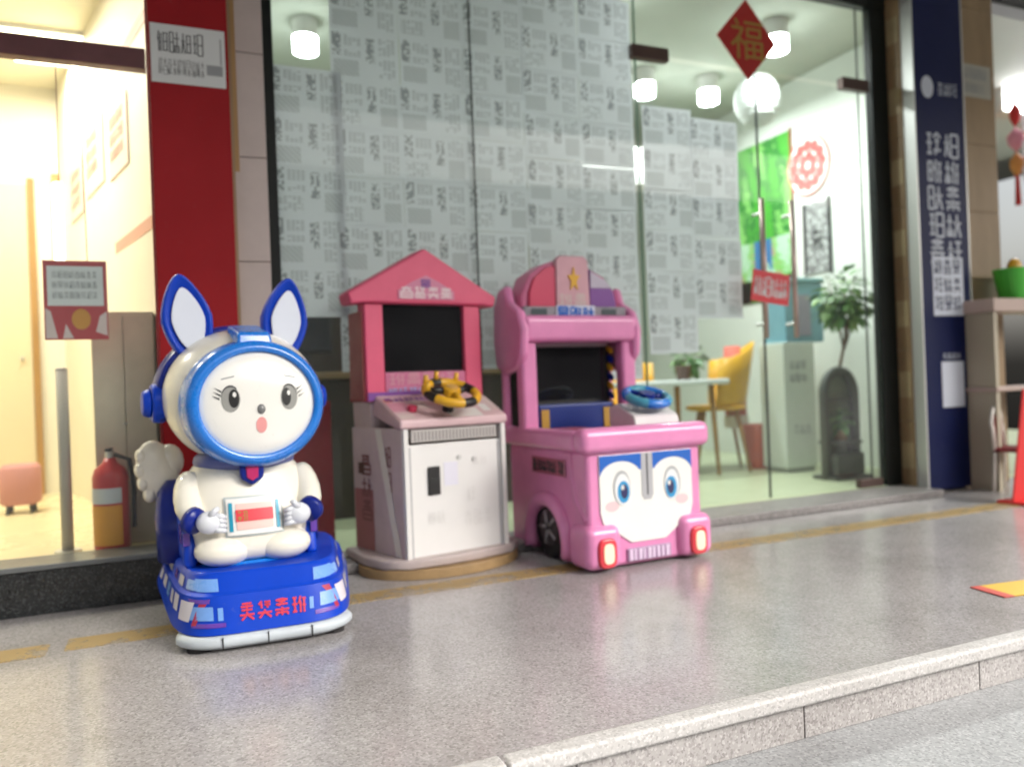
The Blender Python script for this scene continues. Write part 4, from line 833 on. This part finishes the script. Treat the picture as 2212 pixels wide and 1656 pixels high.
# ---------------------------------------------------------------- pink car ride
cr_ = thing('car_ride', 'pink car shaped arcade ride with painted eyes, roof sign and black screen', 'kiddie ride', (2.175,3.40,0), R(2.5))
WY, WZ, WR = .42, .105, .165
arc = [(WY+.195*math.cos(R(a)), WZ+.195*math.sin(R(a))) for a in range(0, 181, 12)]
arc = [p for p in arc if p[1] > .02]
prof = [(.0,.012)] + [(.21,.012)] + arc[::-1] + [(.63,.012),(.88,.012),(.88,.60),(.0,.60)]
bm = bmesh.new(); prism(bm, prof, 'x', -.352, .352); bd_ = obj('body', bm, pink, cr_, bev=.028, seg=4)
for s in (-1,1):
    obj('wheel_arch', TB([(s*.352, WY+.215*math.cos(R(a)), max(.02, WZ+.215*math.sin(R(a)))) for a in range(-18, 199, 9)], .042, 12), pink, bd_, smooth=True)
    bm = bmesh.new(); loft(bm, [[(s*.30+s*x, WY+r*math.cos(R(a)), WZ+.062+r*math.sin(R(a))) for a in range(0,360,12)] for x, r in ((-.08,.15),(-.07,WR),(.035,WR),(.05,.15),(.05,.1))]); w = obj('wheel', bm, rubber, cr_, bev=.006)
    rm = obj('rim', PR([(WY+.1*math.cos(R(a)), WZ+.062+.1*math.sin(R(a))) for a in range(0,360,15)], 'x', s*.342, s*.353), mat('dark grey rim', (.06,.05,.055), .4), w)
    for a in range(0,360,72):
        c, q = math.cos(R(a)), math.sin(R(a)); obj('rim_spoke', TB([(s*.356, WY+.02*c, WZ+.062+.02*q),(s*.354, WY+.092*c, WZ+.062+.092*q)], .011, 8), mat('worn silver', (.34,.32,.33), .4, metal=.3), w, smooth=True)
    bm = bmesh.new(); tube(bm, [(s*.343,.145,.585),(s*.344,.14,.45),(s*.342,.11,.34),(s*.33,.03,.25)], [.012,.018,.022,.03], 12); obj('side_crease', bm, pink, bd_, smooth=True)
    def CS(off, s=s): return lambda y, z: (s*(.3525+off), y, z)
    pl_ = obj('side_plate', PT(rect(.2,.58,.455,.545), CS(.004), 1), mat('dusty rose plate', (.42,.1,.16), .45), bd_)
    bm = bmesh.new(); glyphs(bm, [((.3+i*.055),.47,.046,.06) for i in range(5)] + [(.225,.465,.05,.07)], rng, .2, 8, CS(.006)); obj('lettering', bm, ink, pl_)
    obj('plate_bracket', PT(rect(.205,.215,.46,.54), CS(.006), 1), rose, pl_)
    bl = obj('headlight_pod', BX(s*.285-.103, s*.285+.103, -.048, .16, .014, .232), pink, bd_, bev=.048, seg=5)
    bm = bmesh.new(); prism(bm, [(s*.28+.054*math.copysign(abs(math.cos(R(a)))**.6, math.cos(R(a))), .10+.074*math.copysign(abs(math.sin(R(a)))**.6, math.sin(R(a)))) for a in range(0,360,12)], 'y', -.064, -.03); hl = obj('headlight', bm, mat('red lamp surround', (.7,.04,.06), .25, coat=.5), cr_, bev=.012, seg=3)
    bm = bmesh.new(); prism(bm, [(s*.28+.03*math.copysign(abs(math.cos(R(a)))**.6, math.cos(R(a))), .10+.05*math.copysign(abs(math.sin(R(a)))**.6, math.sin(R(a)))) for a in range(0,360,12)], 'y', -.072, -.0645); obj('lamp_lens', bm, mat('lit lamp lens', (.9,.6,.45), .3, emit=(1,.62,.42), es=.35), hl, bev=.006)
lip = []
hl_ = [(-.395,.52),(-.395,-.02),(-.37,-.045),(.37,-.045),(.395,-.02),(.395,.52)]
bm = bmesh.new(); box(bm, -.395, .395, -.045, .07, .585, .715); obj('hood_rim', bm, pink, cr_, bev=.045, seg=5)
for s in (-1,1): obj('side_rim', BX(s*.345-.045, s*.345+.045, .055, .88, .592, .70), pink, cr_, bev=.035, seg=4)
obj('deck', BX(-.31, .31, .06, .87, .60, .64), pink, cr_)
# face on the front
def FQ(off): return lambda x, z: (x, -.001-off, z)
wf_ = obj('face_panel', PR([(-.105,.125),(.105,.125),(.27,.235),(.285,.29),(.285,.575),(-.285,.575),(-.285,.29),(-.27,.235)], 'y', -.009, .004), mat('face panel white', (.84,.84,.8), .28, coat=.4), cr_, bev=.004)
bc = mat('cobalt print', (.008,.12,.52), .3, coat=.3)
for s in (-1,1):
    L = [(s*.035,.572),(s*.283,.572),(s*.283,.478)] + [(s*.16+s*.125*math.cos(R(a)), .455+.085*math.sin(R(a))) for a in range(12,165,12)] + [(s*.037,.49)]
    bm = bmesh.new(); prism(bm, L, 'y', -.0105, -.0085); obj('eyelid', bm, bc, wf_)
    e = obj('eye', PR(disc(s*.155,.405,.052,.088,30), 'y', -.0112, -.0088), mat('grey eye outline', (.42,.43,.44), .3), wf_)
    obj('eye_white', PR(disc(s*.152,.398,.045,.079,30), 'y', -.0122, -.0111), mat('eye white', (.82,.84,.84), .2, coat=.5), e)
    obj('iris', PR(disc(s*.147,.385,.036,.056,30), 'y', -.0132, -.0121), mat('iris blue', (.03,.3,.6), .2, coat=.6), e)
    obj('pupil', PR(disc(s*.143,.387,.021,.036,26), 'y', -.0142, -.0131), mat('navy pupil', (.012,.012,.09), .2, coat=.6), e)
    obj('highlight', PR(disc(s*.143-.01,.408,.009,.013,16), 'y', -.0152, -.0141), white_pl, e)
    obj('cheek', PR(disc(s*.215,.318,.04,.026,22), 'y', -.0102, -.0086), mat('blush print', (.82,.58,.6), .35), wf_)
obj('centre_stripe', PR([(-.034,.36),(-.02,.335),(.02,.335),(.034,.36),(.034,.572),(-.034,.572)], 'y', -.0116, -.0087), mat('grey stripe', (.45,.45,.47), .35), wf_); cs = wf_.children[-1]
obj('stripe_line', BX(-.004, .004, -.0128, -.0117, .36, .57), ink, cs)
gp_ = obj('grille', BX(-.135, .135, -.012, .004, .03, .098), mat('mauve grille', (.42,.26,.42), .4), cr_, bev=.006)
for i, w_ in enumerate((.03,.012,.028,.01,.026,.014,.016,.014,.03)): x = -.125+i*.028; obj('grille_bar', BX(x, x+min(w_,.02), -.0155, -.0125, .036, .092), mat('pale lilac bar', (.7,.56,.72), .4), gp_)
# cabin: posts, side cheeks, roof, sign
for s in (-1,1):
    obj('front_post', BX(s*.335-.05, s*.335+.05, .60, .69, .66, 1.25), pink, cr_, bev=.025, seg=4)
    obj('rear_post', BX(s*.355-.025, s*.355+.025, .86, .90, .60, 1.1), pink, cr_, bev=.012)
    bm = bmesh.new(); prism(bm, [(.57,1.10),(.64,1.03),(.80,1.0),(.92,1.04),(.95,1.2),(.93,1.4),(.86,1.5),(.76,1.52),(.72,1.42),(.60,1.36),(.55,1.25)], 'x', s*.345, s*.405); obj('roof_cheek', bm, pink, cr_, bev=.035, seg=4)
obj('roof', BX(-.38, .38, .56, .93, 1.175, 1.33), pink, cr_, bev=.04, seg=4)
obj('marquee', PR([(-.375,1.30),(.375,1.30),(.375,1.42),(.35,1.52),(.27,1.60),(.13,1.66),(.09,1.695),(-.10,1.695),(-.2,1.665),(-.31,1.60),(-.37,1.48)], 'y', .69, .88), mat('pink marquee', (.72,.2,.36), .4), cr_, bev=.025, seg=3)
sg = thing
m_l = obj('sign_panel', PR([(-.335,1.39),(-.137,1.39),(-.132,1.655),(-.2,1.645),(-.29,1.585),(-.33,1.50)], 'y', .665, .70), mat('crimson print', (.6,.05,.12), .35), cr_, bev=.008); m_l['label'] = 'slanted crimson panel on the left of the roof sign'
m_c = obj('sign_panel', PR([(-.135,1.38),(.13,1.38),(.12,1.69),(.09,1.715),(-.10,1.715),(-.13,1.69)], 'y', .655, .70), mat('rose sign panel', (.66,.36,.42), .4, var=.12), cr_, bev=.01); m_c['label'] = 'tall rose centre panel with a yellow star'
star = [( (.05 if k % 2 == 0 else .022)*math.sin(R(k*36)), 1.575+(.075 if k % 2 == 0 else .032)*math.cos(R(k*36))) for k in range(10)]
obj('star', PR(star, 'y', .646, .6545), yellow, m_c)
bm = bmesh.new(); glyphs(bm, [(-.11+i*.115,1.42,.09,.07) for i in range(2)], rng, .13, 8, flatP(.653)); obj('lettering', bm, pale_rose, m_c)
m_r = obj('sign_panel', PR([(.133,1.39),(.345,1.39),(.345,1.44),(.325,1.51),(.26,1.58),(.133,1.64)], 'y', .665, .70), purple, cr_, bev=.008); m_r['label'] = 'purple panel with a grey top on the right of the roof sign'
obj('panel_top', PR([(.138,1.53),(.30,1.53),(.255,1.575),(.138,1.628)], 'y', .660, .6645), mat('lilac grey', (.5,.45,.55), .4), m_r)
for q in (m_l, m_c, m_r): q.scale = (.87,1,1); q.location.z = -.03
for q in cr_.children:
    if q.name.startswith('marquee'): q.scale = (.88,1,1); q.location.z = -.03
lw = obj('sign_strip', BX(-.345, .345, .63, .69, 1.30, 1.385), mat('smoky sign strip', (.3,.28,.32), .4, var=.4, vscale=14), cr_, bev=.008)
obj('sign_plaque', BX(-.14, .12, .622, .6295, 1.3, 1.39), mat('pale sign plaque', (.6,.62,.74), .4), lw)
bm = bmesh.new(); glyphs(bm, [(-.13+i*.085,1.31,.07,.07) for i in range(3)], rng, .17, 8, flatP(.62)); obj('lettering', bm, bc, lw)
for x in (-.25,.22): obj('chequer', BX(x-.05, x+.05, .624, .6295, 1.33, 1.37), mat('teal black print', (.03,.05,.06), .4), lw)
# screen and dash
obj('screen_housing', BX(-.29, .285, .74, .98, .64, 1.19), dark, cr_, bev=.01); sh = cr_.children[-1]
obj('screen', BX(-.25, .235, .733, .7395, .84, 1.15), screen, sh, bev=.004); obj('bezel_strip', BX(-.27, .26, .72, .7395, 1.155, 1.2), mat('mauve bezel', (.32,.26,.27), .45), sh)
obj('lower_dash', BX(-.26, .25, .66, .735, .655, .82), mat('royal blue panel', (.008,.03,.2), .35, coat=.3), cr_, bev=.012)
for x in (-.22,.2): obj('dash_badge', BX(x-.025, x+.025, .652, .6595, .66, .79), mat('ochre badge', (.5,.3,.05), .4), cr_)
bm = bmesh.new()
for k in range(7): prism(bm, [(.70,.78+k*.055),(.735,.80+k*.055),(.735,.828+k*.055),(.70,.808+k*.055)], 'x', .262, .284, mi=k % 2)
obj('hazard_stripe', bm, [yellow, blue_d], cr_)
obj('dash_block', PR([(.10,.69),(.36,.69),(.36,.80),(.28,.82),(.12,.755)], 'x', .02, .31), mat('white dash', (.7,.66,.66), .4, var=.08), cr_, bev=.012)
sw2 = obj('steering_wheel', TB([(.115*math.cos(R(a)), .115*math.sin(R(a)), 0) for a in range(0,360,12)], .026, 10, closed=True, mif=lambda i: (i//5) % 2), [blue_m, mat('teal plastic', (.06,.3,.42), .35)], cr_, smooth=True, loc=(.165,.20,.85), rot=(R(20),0,0))
obj('hub', CY((0,0,-.02), (0,0,.025), .045, n=18), blue_d, sw2, bev=.005)
for a in (0,120,240): obj('spoke', TB([(.03*math.cos(R(a)), .03*math.sin(R(a)), 0),(.11*math.cos(R(a)), .11*math.sin(R(a)), 0)], .016, 8), blue_d, sw2, smooth=True)
obj('column', CY((.165,.20,.845), (.165,.24,.76), .03, n=14), dark, cr_)
obj('seat_pad', BX(-.29, -.06, .3, .58, .642, .69), mat('crimson vinyl seat', (.4,.03,.1), .45), cr_, bev=.02)
